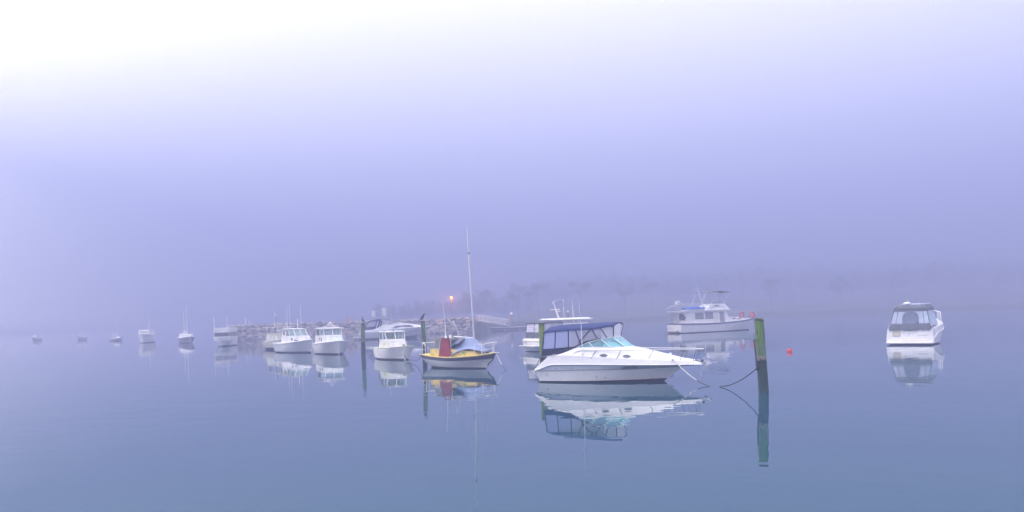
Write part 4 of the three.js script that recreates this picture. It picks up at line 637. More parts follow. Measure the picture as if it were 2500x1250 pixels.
// ================================================================== TRAWLER YACHT
{
  const b = thing('trawler_yacht', 'white flybridge trawler yacht with bimini, blue covered tender and grey rubbing strake', 'motorboat', 26.6, 0, -105, 0.4, BOATS);
  const sheer = line(-5.75, 7.45, [[0, 1.30], [0.35, 1.22], [0.7, 1.36], [1, 1.62]], [[0, 1.60], [0.3, 1.85], [0.6, 1.80], [0.8, 1.32], [0.92, 0.65], [1, 0.05]]);
  const rub = line(-5.75, 7.35, [[0, 1.08], [0.35, 1.0], [0.7, 1.14], [1, 1.40]], [[0, 1.62], [0.3, 1.87], [0.6, 1.82], [0.8, 1.32], [0.92, 0.64], [1, 0.04]]);
  const ch = line(-5.7, 6.6, [[0, 0.10], [0.5, 0.10], [1, 0.14]], [[0, 1.50], [0.3, 1.72], [0.6, 1.60], [0.8, 1.0], [0.92, 0.42], [1, 0.02]]);
  const keel = line(-5.6, 6.0, [[0, -0.6], [1, -0.5]], [[0, 0.05], [1, 0.01]]);
  P(b, 'rubbing_strake', merge([loft([sheer, (t) => { const p = sheer(t); return [p[0], p[1] - 0.03, p[2] + 0.05]; }, (t) => { const p = rub(t); return [p[0], p[1] + 0.03, p[2] + 0.05]; }, rub], 34), endcap([sheer, rub], 0)]), M.stripeBlue);
  P(b, 'hull', merge([loft([rub, mid(rub, ch, 0.5, 0.02), ch], 34), endcap([rub, ch], 0)]), M.gel);
  P(b, 'bottom', merge([loft([ch, keel], 24), endcap([ch, keel], 0)]), M.antifoulBlue);
  P(b, 'deck', deckOf((t) => { const p = sheer(t); return [p[0], p[1] - 0.02, p[2]]; }, 30, 0.06), M.gel);
  P(b, 'exhaust_patch', boxg(0.05, 0.28, 0.25, -5.86, 0.25, 0.9), M.grey);
  P(b, 'transom_door', boxg(0.04, 0.5, 0.7, -5.78, 0.72, -0.5), M.gelAged);
  P(b, 'swim_platform', boxg(0.7, 0.08, 2.8, -6.1, 0.18, 0, 0.03), M.teak);
  const lo = plan([[-4.2, 1.38], [1.7, 1.36], [2.7, 1.1]], 1.2), up = plan([[-4.2, 1.32], [1.6, 1.28], [2.0, 1.0]], 2.78), F = sidesOf([lo, up]);
  P(b, 'deckhouse', solid([lo, up]), M.gel);
  for (const f of [0, 4]) for (const [u0, u1] of [[0.16, 0.39], [0.43, 0.65]]) { const a = f ? 1 - u1 : u0, c = f ? 1 - u0 : u1, w = winOn(b, F[f], rect(a, c, 0.36, 0.88), M.curtain, M.grey); P(w, 'glazing_bar', merge([0.33, 0.66].map((k) => onFace(F[f], rect(lerp(a, c, k) - 0.004, lerp(a, c, k) + 0.004, 0.36, 0.88), 0.02, 0.02))), M.grey); }
  for (const f of [0, 4]) { const s = f ? -1 : 1; P(b, 'door', onFace(F[f], f ? rect(0.18, 0.30, 0.08, 0.9) : rect(0.70, 0.82, 0.08, 0.9), 0.03, 0.03), M.gelAged); P(b, 'open_doorway', onFace(F[f], f ? rect(0.04, 0.165, 0.05, 0.9) : rect(0.835, 0.96, 0.05, 0.9), 0.02, 0.02), M.curtain); winOn(b, F[f ? 3 : 1], f ? [[0.15, 0.45], [0.85, 0.45], [0.85, 0.9], [0.3, 0.9]] : [[0.15, 0.45], [0.85, 0.45], [0.7, 0.9], [0.15, 0.9]]); }
  for (const u of [0.06, 0.38, 0.70]) winOn(b, F[2], rect(u, u + 0.24, 0.45, 0.9));
  P(b, 'aft_bulkhead_window', boxg(0.03, 0.9, 1.7, -4.24, 2.1, 0), M.glassDark);
  P(b, 'house_wing', both((s) => solid([[[-4.2, 1.25, 1.34 * s], [-4.2, 2.75, 1.34 * s], [-5.5, 2.75, 1.34 * s], [-5.0, 2.62, 1.34 * s], [-4.5, 2.2, 1.34 * s], [-4.55, 1.7, 1.34 * s], [-5.0, 1.3, 1.34 * s]], [[-4.2, 1.25, 1.28 * s], [-4.2, 2.75, 1.28 * s], [-5.5, 2.75, 1.28 * s], [-5.0, 2.62, 1.28 * s], [-4.5, 2.2, 1.28 * s], [-4.55, 1.7, 1.28 * s], [-5.0, 1.3, 1.28 * s]]])), M.gel);
  P(b, 'cabin_roof', solid([plan([[-5.7, 1.5], [1.9, 1.5], [2.9, 1.05]], 2.78), plan([[-5.75, 1.52], [1.9, 1.52], [3.0, 1.08]], 2.92)]), M.gel);
  P(b, 'flybridge', solid([plan([[-1.5, 1.25], [1.9, 1.2], [2.7, 0.95]], 2.92), plan([[-0.3, 1.12], [1.5, 1.05], [1.95, 0.8]], 3.72)]), M.gel);
  P(b, 'flybridge_stripe', both((s) => bar([-0.9, 3.32, 1.20 * s], [1.75, 3.32, 1.14 * s], 0.02)), M.grey);
  P(b, 'name_letters', textFace('AYON', [[-0.3, 3.3, 1.19], [1.7, 3.3, 1.14], [1.5, 3.72, 1.05], [-0.2, 3.72, 1.12]].map(([x, yy, z]) => [x, yy, z + 0.02]), 0.15, 0.55, 0.2, 0.7), M.stripeBlue);
  P(b, 'flybridge_screen', tube([[0.2, 3.75, 1.08], [1.5, 3.95, 1.0], [2.0, 3.98, 0.0], [1.5, 3.95, -1.0], [0.2, 3.75, -1.08]], 0.03), M.grey);
  P(b, 'bimini', shell([[-1.35, 5.24, 1.1], [-0.5, 5.36, 1.2], [0.8, 5.46, 1.22], [2.0, 5.38, 1.15], [2.85, 5.20, 1.05]].map(([x, y, w]) => [-1, -0.6, 0, 0.6, 1].map((s) => [x, y + 0.08 * (1 - s * s), w * s])), 0.06), M.greyCanvas);
  P(b, 'bimini_frame', both((s) => merge([bar([-2.2, 3.0, 1.2 * s], [-1.3, 5.2, 1.1 * s], 0.022), bar([-0.9, 3.3, 1.15 * s], [0.5, 5.36, 1.2 * s], 0.022), bar([0.8, 3.72, 1.05 * s], [-0.3, 5.3, 1.2 * s], 0.022), bar([1.5, 3.72, 1.0 * s], [2.8, 5.2, 1.05 * s], 0.022), bar([2.0, 3.72, 0.8 * s], [1.2, 4.6, 1.0 * s], 0.018)])), M.white);
  P(b, 'mast', merge([bar([-0.75, 2.9, 0], [-1.9, 6.1, 0], 0.07, 0.045, 8), bar([-0.6, 3.5, -0.25], [-0.6, 3.5, 0.25], 0.03), bar([-0.8, 3.75, 0], [-5.2, 3.85, 0], 0.035)]), M.white);
  P(b, 'davit_winch', merge([boxg(0.55, 0.5, 0.5, -5.0, 4.0, 0, 0.06), bar([-5.0, 2.9, 0], [-5.0, 3.8, 0], 0.05), bars([[-5.2, 3.9, 0.3], [-6.4, 3.5, 0.3], [-7.0, 3.2, 0.2]], 0.03)]), M.alu);
  const rl = (pts, r = 0.022) => both((s) => bars(pts.map(([x, y, z]) => [x, y, z * s]), r));
  P(b, 'roof_rail', merge([rl([[-5.6, 3.0, 1.4], [-5.6, 3.55, 1.4], [-1.2, 3.6, 1.3]]), ...[-4.5, -3.2, -2.0].map((x) => rl([[x, 2.9, 1.38], [x, 3.57, 1.36]]))]), M.steel);
  P(b, 'side_rail', merge([rl([[-5.6, 1.3, 1.6], [-5.6, 2.1, 1.6], [2.5, 2.1, 1.8]], 0.016), ...[-4, -2.2, -0.4, 1.2].map((x) => rl([[x, 1.25, 1.8], [x, 2.1, 1.76]], 0.016))]), M.steel);
  P(b, 'bow_rail', merge([tube([[2.8, 1.5, 1.62], [3.0, 2.35, 1.55], [5.5, 2.6, 0.98], [7.6, 2.78, 0.3], [8.0, 2.8, 0], [7.6, 2.78, -0.3], [5.5, 2.6, -0.98], [3.0, 2.35, -1.55], [2.8, 1.5, -1.62]], 0.026, 60), ...[[4.2, 1.32], [5.5, 0.95], [6.6, 0.6], [7.3, 0.3]].map(([x, z]) => rl([[x, 1.5, z], [x + 0.15, 2.62 + (x - 5) * 0.06, z]])), rl([[3.0, 1.95, 1.55], [5.5, 2.1, 1.0], [7.6, 2.25, 0.3]], 0.016)]), M.steel);
  P(b, 'foredeck_trunk', solid([plan([[2.6, 1.1], [4.6, 0.95], [5.4, 0.6]], 1.35), plan([[2.6, 1.0], [4.6, 0.85], [5.2, 0.5]], 1.86)]), M.gel);
  P(b, 'trunk_port', both((s) => merge([boxg(0.5, 0.14, 0.03, 3.2, 1.66, 1.05 * s), boxg(0.4, 0.12, 0.03, 4.2, 1.66, 0.98 * s)])), M.glassDark);
  P(b, 'stern_ladder', merge([-1.3, -0.95].map((z) => bars([[-5.8, 0.5, z], [-5.75, 2.1, z], [-5.4, 2.2, z]], 0.02)).concat([0.8, 1.1].map((y) => bar([-5.82, y, -1.3], [-5.82, y, -0.95], 0.018)))), M.steel);
  // covered tender on the roof and the rings on the rail are things of their own
  const W = (x, y, z) => b.localToWorld(V(x, y, z)); b.updateMatrixWorld(true);
  const tp = W(-2.75, 2.93, 0.35), td = thing('tender', 'small tender under a bright blue cover on the trawler roof', 'dinghy', tp.x, tp.y, tp.z, 0.4);
  P(td, 'cover', shell(Array.from({ length: 13 }, (_, i) => { const t = i / 12, x = lerp(-1.7, 1.75, t), w = 0.66 * Math.pow(Math.sin(Math.PI * (0.06 + 0.88 * t)), 0.5); return Array.from({ length: 9 }, (_, j) => { const s = j / 4 - 1; return [x, 0.10 + 0.40 * Math.sqrt(Math.max(0.02, 1 - s * s * 0.98)) * (0.75 + 0.25 * Math.sin(Math.PI * t)) + 0.012 * Math.sin(t * 30 + s * 5), w * s]; }); }), 0.02), M.tarpBlue);
  P(td, 'hull', solid([plan([[-1.6, 0.35], [0.8, 0.4], [1.5, 0.15]], 0.0), plan([[-1.65, 0.5], [0.8, 0.56], [1.65, 0.2]], 0.14)]), M.gelAged);
  for (const [x, y, z, r, lab] of [[4.35, 2.16, 1.30, 0.33, 'red life ring hung on the bow rail of the trawler, nearer the cabin'], [6.75, 2.10, 0.52, 0.36, 'red life ring at the very bow of the trawler']]) {
    const p = W(x, y, z), t = thing('life_ring', lab, 'life ring', p.x, p.y, p.z, 0.4, 'life rings on the trawler rail');
    P(t, 'ring', new THREE.TorusGeometry(r, 0.10, 8, 22), M.redBright);
    P(t, 'grab_rope', new THREE.TorusGeometry(r + 0.10, 0.018, 6, 24), M.rope);
  }
  const fp = W(7.15, 1.86, 0.22), fb = thing('fender', 'round red fender lying beside the bow life ring on the trawler', 'fender', fp.x, fp.y, fp.z, 0.4);
  P(fb, 'ball', (() => { const g = new THREE.SphereGeometry(0.24, 14, 10); g.scale(1.25, 1, 1); return g; })(), M.redBright); P(fb, 'eye', bar([0.28, 0, 0], [0.42, 0.06, 0], 0.04), M.dark);
}
// ================================================================== STERN-ON CRUISER at the right
{
  const b = thing('stern_on_cruiser', 'white cruiser seen from astern with grey canopy and arched clear window, far right', 'motorboat', 32.78, 0, -62.6, 0.93, BOATS);
  const sheer = line(-4.5, 4.7, [[0, 1.20], [0.12, 1.28], [0.4, 1.38], [0.75, 1.55], [1, 1.66]], [[0, 1.55], [0.3, 1.64], [0.6, 1.50], [0.8, 1.02], [0.93, 0.46], [1, 0.06]]);
  const rub = line(-4.6, 4.55, [[0, 0.46], [0.10, 0.70], [0.2, 0.88], [0.4, 0.98], [0.75, 1.18], [1, 1.34]], [[0, 1.62], [0.3, 1.70], [0.6, 1.54], [0.8, 1.03], [0.93, 0.45], [1, 0.05]]);
  const ch = line(-4.65, 3.7, [[0, 0.10], [0.5, 0.14], [1, 0.4]], [[0, 1.60], [0.3, 1.60], [0.6, 1.36], [0.8, 0.78], [0.93, 0.3], [1, 0.01]]);
  const keel = line(-4.6, 3.0, [[0, -0.5], [1, -0.4]], [[0, 0.05], [1, 0.01]]);
  P(b, 'topside', merge([loft([sheer, (t) => { const p = sheer(t), q = rub(t); return [lerp(p[0], q[0], 0.6), lerp(p[1], q[1], 0.6), lerp(p[2], q[2], 0.6) + 0.015]; }, rub], 34), endcap([sheer, rub, ch], 0)]), M.gel);
  P(b, 'hull', loft([rub, ch], 34), M.gel);
  P(b, 'rub_rail', strip((t) => { const p = rub(t); return [p[0], p[1], p[2] + 0.01]; }, 0.03, 30), M.white);
  P(b, 'bottom', merge([loft([ch, keel], 24), endcap([ch, keel], 0)]), M.antifoulBlue);
  P(b, 'deck', loft([(t) => { const p = sheer(t); return [p[0], p[1] + 0.34 * Math.sin(Math.PI * Math.min(1, Math.max(0, (t - 0.25) / 0.7))) + 0.02, 0.004]; }, (t) => { const p = sheer(t); return [p[0], p[1] + 0.30 * Math.sin(Math.PI * Math.min(1, Math.max(0, (t - 0.25) / 0.7))), p[2] * 0.7]; }, sheer], 34), M.gel);
  P(b, 'swim_platform', solid([plan([[-5.25, 1.45], [-4.6, 1.66]], 0.10), plan([[-5.28, 1.48], [-4.6, 1.68]], 0.16), plan([[-5.25, 1.45], [-4.6, 1.66]], 0.22)]), M.gel);
  const tf = [[-4.62, 0.22, -1.5], [-4.62, 0.22, 1.5], [-4.5, 1.2, 1.5], [-4.5, 1.2, -1.5]];
  const T = (poly, mat, name, off = 0.02) => P(b, name, onFace(tf, poly, off, 0.03), mat);
  T(rrect(0.10, 0.29, 0.42, 0.98, 0.02, 0.05), M.cream, 'boarding_gate', 0.03); T(rrect(0.32, 0.66, 0.08, 0.66, 0.02, 0.05), M.gel, 'transom_locker', 0.035); T(rrect(0.69, 0.90, 0.30, 0.9, 0.02, 0.05), M.gel, 'transom_locker', 0.03);
  T(rect(0.11, 0.28, 0.38, 0.415), M.grey, 'step_line', 0.012); T(rect(0.33, 0.65, 0.67, 0.69), M.grey, 'locker_seam', 0.006); T(rect(0.69, 0.90, 0.47, 0.485), M.grey, 'locker_seam', 0.04);
  T(Array.from({ length: 10 }, (_, i) => [0.49 + 0.012 * Math.cos(i * 0.628), 0.58 + 0.035 * Math.sin(i * 0.628)]), M.dark, 'lock', 0.05); T(Array.from({ length: 10 }, (_, i) => [0.80 + 0.012 * Math.cos(i * 0.628), 0.86 + 0.035 * Math.sin(i * 0.628)]), M.dark, 'shore_socket', 0.05);
  P(b, 'rod_holders', merge([-0.35, -0.1, 0.1, 0.3, 0.5, 0.65].map((z) => bar([-4.52, 1.0, z], [-4.52, 1.24, z], 0.025))), M.grey);
  // canopy: frustum of canvas with clears
  const lo = plan([[-4.45, 1.42], [-1.2, 1.5], [0.4, 1.1]], 1.22), up = plan([[-4.0, 1.12], [-1.4, 1.18], [-0.4, 0.95]], 2.72), F = sidesOf([lo, up]);
  const top = plan([[-3.7, 0.92], [-1.5, 1.0], [-0.6, 0.8]], 3.02);
  P(b, 'canopy_top', solid([plan([[-4.03, 1.14], [-1.4, 1.20], [-0.38, 0.96]], 2.70), plan([[-4.0, 1.12], [-1.4, 1.18], [-0.4, 0.95]], 2.78), top]), M.greyCanvas);
  P(b, 'canvas_band', merge([onFace(F[5], rect(0, 1, 0.0, 0.12), 0.01, 0.02), onFace(F[5], rect(0, 1, 0.86, 1.0), 0.01, 0.02), onFace(F[0], rect(0, 1, 0, 0.12), 0.01, 0.02), onFace(F[4], rect(0, 1, 0, 0.12), 0.01, 0.02), onFace(F[0], rect(0, 1, 0.88, 1), 0.01, 0.02), onFace(F[4], rect(0, 1, 0.88, 1), 0.01, 0.02)]), M.greyCanvas);
  P(b, 'cockpit_cover', shell([0, 1, 2, 3].map((i) => [-1, -0.5, 0, 0.5, 1].map((s) => [-4.62 + 0.08 * i, 1.12 + 0.16 * i - (i === 0 ? 0.05 * Math.cos(s * 5) : 0), (1.45 - 0.03 * i) * s])), 0.02), M.greyCanvas);
  const arch = (a, c, v0, v1) => { const o = [[a, v0], [c, v0]]; for (let k = 0; k <= 12; k++) { const q = k / 12 * Math.PI; o.push([(a + c) / 2 + (c - a) / 2 * Math.pow(Math.abs(Math.cos(q)), 0.6) * Math.sign(Math.cos(q)), v0 + (v1 - v0) * (0.45 + 0.55 * Math.pow(Math.sin(q), 0.7))]); } return o; };
  P(b, 'arched_window', onFace(F[5], arch(0.30, 0.72, 0.13, 0.82), 0.0, 0.008), phys({ color: lin(0.45, 0.48, 0.60), transmission: 0.75, roughness: 0.15, thickness: 0 }));
  P(b, 'arched_window_trim', tube(arch(0.295, 0.725, 0.13, 0.83).slice(1).map(([u, v]) => bil(F[5], u, v)), 0.02, 40), M.greyCanvas);
  for (const [u0, u1] of [[0.02, 0.13], [0.14, 0.285], [0.735, 0.86], [0.87, 0.98]]) P(b, 'clear_panel', onFace(F[5], rect(u0, u1, 0.12, 0.86), 0.0, 0.008), M.vinyl);
  P(b, 'clear_panel', onFace(F[5], [[0.285, 0.12], [0.30, 0.12], [0.30, 0.6], [0.36, 0.82], [0.5, 0.84], [0.66, 0.82], [0.72, 0.6], [0.72, 0.12], [0.735, 0.12], [0.735, 0.86], [0.285, 0.86]], -0.012, 0.006), M.vinyl);
  for (const f of [0, 4]) for (const u of [0, 0.5]) P(b, 'clear_panel', onFace(F[f], rect(u + 0.02, u + 0.48, 0.12, 0.88), 0, 0.008), M.vinyl);
  for (const f of [1, 3, 2]) P(b, 'windscreen', onFace(F[f], rect(0.02, 0.98, 0.2, 0.98), 0, 0.008), M.glassTeal);
  P(b, 'canopy_seam', merge([0.135, 0.865].map((u) => bar(bil(F[5], u, 0.1), bil(F[5], u, 0.88), 0.018)).concat([[0, 3], [1, 2]].map(([i, j]) => bar(F[5][i], F[5][j], 0.022)))), M.dark);
  P(b, 'radar_dome', (() => { const g = new THREE.SphereGeometry(0.28, 14, 8); g.scale(1, 0.45, 1); g.translate(-3.2, 3.10, -0.35); return g; })(), M.white);
  P(b, 'hardtop', solid([plan([[-3.3, 0.75], [-1.0, 0.95]], 3.02), plan([[-3.2, 0.7], [-1.0, 0.9]], 3.12)]), M.vinylBlue);
  P(b, 'aerial', bar([-3.2, 3.15, -0.3], [-3.2, 3.55, -0.3], 0.02, 0.01), M.white);
  P(b, 'stern_cleat', both((s) => tube([[-4.4, 1.2, 1.5 * s], [-4.35, 1.45, 1.46 * s], [-4.0, 1.5, 1.45 * s], [-3.9, 1.3, 1.5 * s]], 0.025)), M.steel);
  P(b, 'bow_rail', merge([tube([[0.6, 1.5, 1.42], [0.9, 2.2, 1.35], [2.6, 2.35, 0.95], [4.4, 2.45, 0.3], [4.8, 2.46, 0], [4.4, 2.45, -0.3], [2.6, 2.35, -0.95], [0.9, 2.2, -1.35], [0.6, 1.5, -1.42]], 0.03, 60), ...[1, -1].flatMap((s) => [[1.8, 1.12], [3.0, 0.84], [4.2, 0.36]].map(([x, z]) => bar([x - 0.15, 1.6, z * s], [x, 2.36, z * s], 0.028)))]), M.white);
  P(b, 'bow_gear', merge([boxg(0.5, 0.3, 0.4, 3.2, 1.85, 0.2, 0.08), boxg(0.4, 0.4, 0.35, 2.4, 1.9, 0.5, 0.1)]), M.gel);
}
// ================================================================== FAR BOATS fading out on the left
{
  const b = thing('houseboat', 'small white houseboat with flat roof and two corner poles, rightmost of the hazy far boats', 'motorboat', -41.6, 0, -112.6, -1.45, BOATS);
  smallHull(b, { L: 6.0, B: 2.3, s0: 1.3, s1: 1.32, s2: 1.36, hullMat: M.gel, bottomY: 0.12, rake: 0.25, tr: 0.95, full: 1.35, toe: 0.05 });
  P(b, 'hull_band', solid([plan([[-2.95, 1.10], [0, 1.17], [1.8, 1.13], [2.6, 0.62], [2.92, 0.1]], 0.82), plan([[-3.0, 1.13], [0, 1.20], [1.9, 1.16], [2.75, 0.62], [3.05, 0.1]], 1.36)]), M.gel);
  const lo = plan([[-2.6, 1.0], [1.9, 1.0]], 1.3), up = plan([[-2.6, 1.0], [1.9, 1.0]], 1.98), F = sidesOf([lo, up]);
  P(b, 'cabin', solid([lo, up]), M.gel); for (const f of [0, 1, 2]) for (const u of [0.03, 0.52]) winOn(b, F[f], rect(u, u + 0.45, 0.08, 0.92), M.glassDark, M.grey);
  P(b, 'roof', solid([plan([[-2.8, 1.1], [2.1, 1.1]], 1.98), plan([[-2.8, 1.12], [2.1, 1.12]], 2.62)]), M.gel);
  P(b, 'corner_pole', merge([[1.9, 0.95], [1.9, -0.75]].map(([x, z]) => bar([x, 2.6, z], [x + 0.1, 4.3, z * 1.08], 0.045, 0.03))), M.white);
}
{
  const b = thing('ketch', 'hazy two-masted white yacht with pinkish hull, middle of the three clearer far boats', 'yacht', -57.2, 0, -136.6, -0.95, BOATS);
  smallHull(b, { L: 6.6, B: 2.3, s0: 0.98, s1: 0.92, s2: 1.15, hullMat: std(lin(0.42, 0.36, 0.40), 0.6), deckMat: M.gel, railMat: M.gel, rake: 0.7, tr: 0.55, toe: 0.10 });
  P(b, 'coachroof', solid([plan([[-1.6, 0.8], [1.4, 0.8], [2.0, 0.4]], 0.95), plan([[-1.5, 0.7], [1.2, 0.7], [1.7, 0.35]], 1.55)]), M.gel);
  P(b, 'cockpit_seat', boxg(0.5, 0.8, 1.3, -2.6, 1.3, 0, 0.05), M.gel);
  P(b, 'main_mast', bar([0.5, 1.5, 0], [0.4, 6.6, 0], 0.075, 0.05), M.white); P(b, 'mizzen_mast', bar([-1.3, 1.5, 0.1], [-1.4, 5.6, 0.1], 0.065, 0.04), M.white);
  P(b, 'boom', merge([bar([0.5, 2.0, 0], [-1.2, 2.05, 0], 0.06), bar([-1.3, 1.9, 0], [-2.7, 1.95, 0], 0.05)]), M.white);
  P(b, 'pulpit', tube([[2.6, 1.0, 0.4], [2.7, 1.7, 0.38], [3.3, 1.8, 0], [2.7, 1.7, -0.38], [2.6, 1.0, -0.4]], 0.03), M.white);
}
{
  const b = thing('cabin_boat', 'faint white cabin boat with a single mast, leftmost of the three clearer far boats', 'motorboat', -70.6, 0, -150, -1.35, BOATS);
  smallHull(b, { L: 6.2, B: 2.6, s0: 1.45, s1: 1.5, s2: 1.7, hullMat: M.gel, deckMat: M.gel, railMat: M.gel, rake: 0.5, toe: 0.07 });
  const lo = plan([[-2.4, 1.1], [1.4, 1.05], [1.9, 0.85]], 1.5), up = plan([[-2.4, 1.1], [1.2, 1.05], [1.5, 0.85]], 2.5), F = sidesOf([lo, up]);
  P(b, 'cabin', solid([lo, up]), M.gel); winOn(b, F[2], rect(0.1, 0.9, 0.42, 0.66), M.curtain, M.white);
  P(b, 'mast', bar([0.2, 2.4, -0.6], [0.1, 4.9, -0.6], 0.08, 0.05), M.white);
}
{
  const b = thing('sailing_dinghy', 'ghostly little sailing boat with thin mast and boom, far left in the mist', 'yacht', -91, 0, -179, -0.6, BOATS);
  smallHull(b, { L: 4.6, B: 1.7, s0: 0.5, s1: 0.5, s2: 0.7, hullMat: M.hullCool, deckMat: M.gel, rake: 0.5 });
  P(b, 'cuddy', solid([plan([[-0.4, 0.55], [0.9, 0.45]], 0.5), plan([[-0.3, 0.45], [0.7, 0.35]], 0.95)]), M.gel);
  P(b, 'mast', bar([0.4, 0.8, 0], [-0.4, 5.0, 0], 0.06, 0.04), M.white); P(b, 'boom', bar([0.3, 1.3, 0], [-1.9, 1.5, 0], 0.05), M.white); P(b, 'tiller_post', bar([-1.6, 0.5, 0.2], [-1.5, 2.3, 0.2], 0.05), M.white);
}
{
  const b = thing('runabout', 'tiny bright white runabout, second speck from the left in the mist', 'motorboat', -114.8, 0, -207, -1.5, BOATS);
  smallHull(b, { L: 4.4, B: 1.7, s0: 0.7, s1: 0.7, s2: 0.95, hullMat: M.gel, deckMat: M.gel, rake: 0.5 });
  P(b, 'console', boxg(0.6, 1.3, 0.8, 0.1, 1.3, 0, 0.08), M.gel); P(b, 'windscreen', boxg(0.05, 0.5, 0.9, 0.5, 1.9, 0), M.white); P(b, 'outboard_motor', boxg(0.4, 0.9, 0.35, -2.3, 0.9, 0, 0.1), M.white);
}
{
  const b = thing('runabout', 'barely visible white runabout, leftmost speck in the mist', 'motorboat', -133.5, 0, -218, -1.45, BOATS);
  smallHull(b, { L: 4.6, B: 1.8, s0: 0.75, s1: 0.75, s2: 1.0, hullMat: M.gel, deckMat: M.gel, rake: 0.5 });
  P(b, 'cuddy', solid([plan([[-0.6, 0.7], [1.0, 0.6]], 0.75), plan([[-0.5, 0.55], [0.6, 0.45]], 1.6)]), M.gel); P(b, 'outboard_motor', boxg(0.4, 0.8, 0.35, -2.4, 0.9, 0, 0.1), M.white);
}
{
  const b = thing('cabin_boat', 'distant boxy white boat just left of the rock wall, above the houseboat', 'motorboat', -75.4, 0, -216, -1.2, BOATS);
  smallHull(b, { L: 6.5, B: 2.9, s0: 1.1, s1: 1.1, s2: 1.4, hullMat: M.hullCool, deckMat: M.gel, railMat: M.gel, rake: 0.5, toe: 0.08 });
  const lo = plan([[-2.4, 1.1], [1.5, 1.1]], 1.1), up = plan([[-2.4, 1.05], [1.2, 1.05]], 2.6), F = sidesOf([lo, up]);
  P(b, 'cabin', solid([lo, up]), M.gel); winOn(b, F[1], rect(0.1, 0.9, 0.45, 0.9), M.curtain, M.white);
}
// ================================================================== RED MOORING BUOY
{
  const t = thing('mooring_buoy', 'small red round mooring buoy floating right of the green-topped pile', 'buoy', 19.38, 0, -54.6);
  P(t, 'ball', (() => { const g = new THREE.SphereGeometry(0.19, 18, 14); g.translate(0, 0.07, 0); return g; })(), M.redBright);
  P(t, 'lifting_eye', (() => { const g = new THREE.TorusGeometry(0.045, 0.014, 6, 12); g.translate(0, 0.285, 0); return g; })(), M.dark);
}
// ================================================================== ROPES
function rope(label, parts, group = 'mooring ropes') {
  const [ox, , oz] = parts[0][1][0], t = thing('mooring_rope', label, 'rope', ox, 0, oz, 0, group);
  for (const [name, pts, r, m] of parts) P(t, name, tube(pts.map(([x, y, z]) => [x - ox, y, z - oz]), r, 36, 6), m);
}
rope('white mooring rope sagging from the near cruiser bow into the water', [['white_length', [[7.23, 1.05, -35.37], [7.42, 0.80, -35.05], [7.72, 0.42, -34.4], [7.95, 0.2, -33.9]], 0.020, M.rope], ['wet_length', [[7.95, 0.2, -33.9], [8.1, 0.09, -33.5], [8.28, 0.01, -33.12], [8.6, -0.15, -32.7]], 0.017, M.ropeDark], ['knot', [[7.40, 0.86, -35.1], [7.47, 0.76, -34.98]], 0.05, M.rope]]);
rope('dark mooring rope curving from the green-topped pile down into the water', [['wet_length', [[8.45, -0.12, -32.85], [8.61, 0.005, -32.66], [8.9, 0.12, -32.2], [9.2, 0.42, -31.4], [9.42, 0.74, -30.8], [9.56, 0.97, -30.4]], 0.020, M.ropeDark], ['hitch', [[9.48, 0.86, -30.5], [9.56, 0.97, -30.4], [9.60, 1.02, -30.3]], 0.045, M.ropeDark]]);
rope('dark rope dropping from the yellow-green pile into the water behind the cruiser', [['wet_length', [[1.55, 1.05, -44.0], [1.42, 0.62, -44.2], [1.2, 0.22, -44.7], [0.89, 0.0, -45.39], [0.7, -0.1, -45.7]], 0.018, M.ropeDark]]);
rope('pale rope running from the yellow yacht bow down into the water', [['dry_length', [[-1.05, 1.0, -47.6], [-0.95, 0.75, -47.35], [-0.72, 0.32, -46.85]], 0.018, M.rope], ['wet_length', [[-0.72, 0.32, -46.85], [-0.58, 0.12, -46.6], [-0.43, 0.0, -46.31], [-0.2, -0.12, -46.0]], 0.016, M.ropeDark]]);
rope('rope looping from the clinker boat stem to the pile beside the yacht', [['rope_length', [[-8.55, 0.42, -60.75], [-8.2, 0.20, -59.6], [-7.3, 0.16, -57.0], [-6.6, 0.42, -54.6], [-6.2, 0.98, -53.5]], 0.020, M.ropeDark]]);
rope('thin rope from the leftmost pile towards the clinker boat stern', [['rope_length', [[-13.2, 0.85, -69.4], [-12.9, 0.25, -68.8], [-12.6, 0.02, -68.4], [-12.2, 0.35, -67.4], [-11.7, 0.8, -66.3]], 0.018, M.ropeDark]]);
rope('dark rope hanging from the yellow yacht stern beside the pile', [['rope_length', [[-5.05, 0.75, -51.4], [-5.15, 0.45, -51.3], [-5.08, 0.1, -51.2], [-5.05, -0.1, -51.2]], 0.016, M.ropeDark]]);
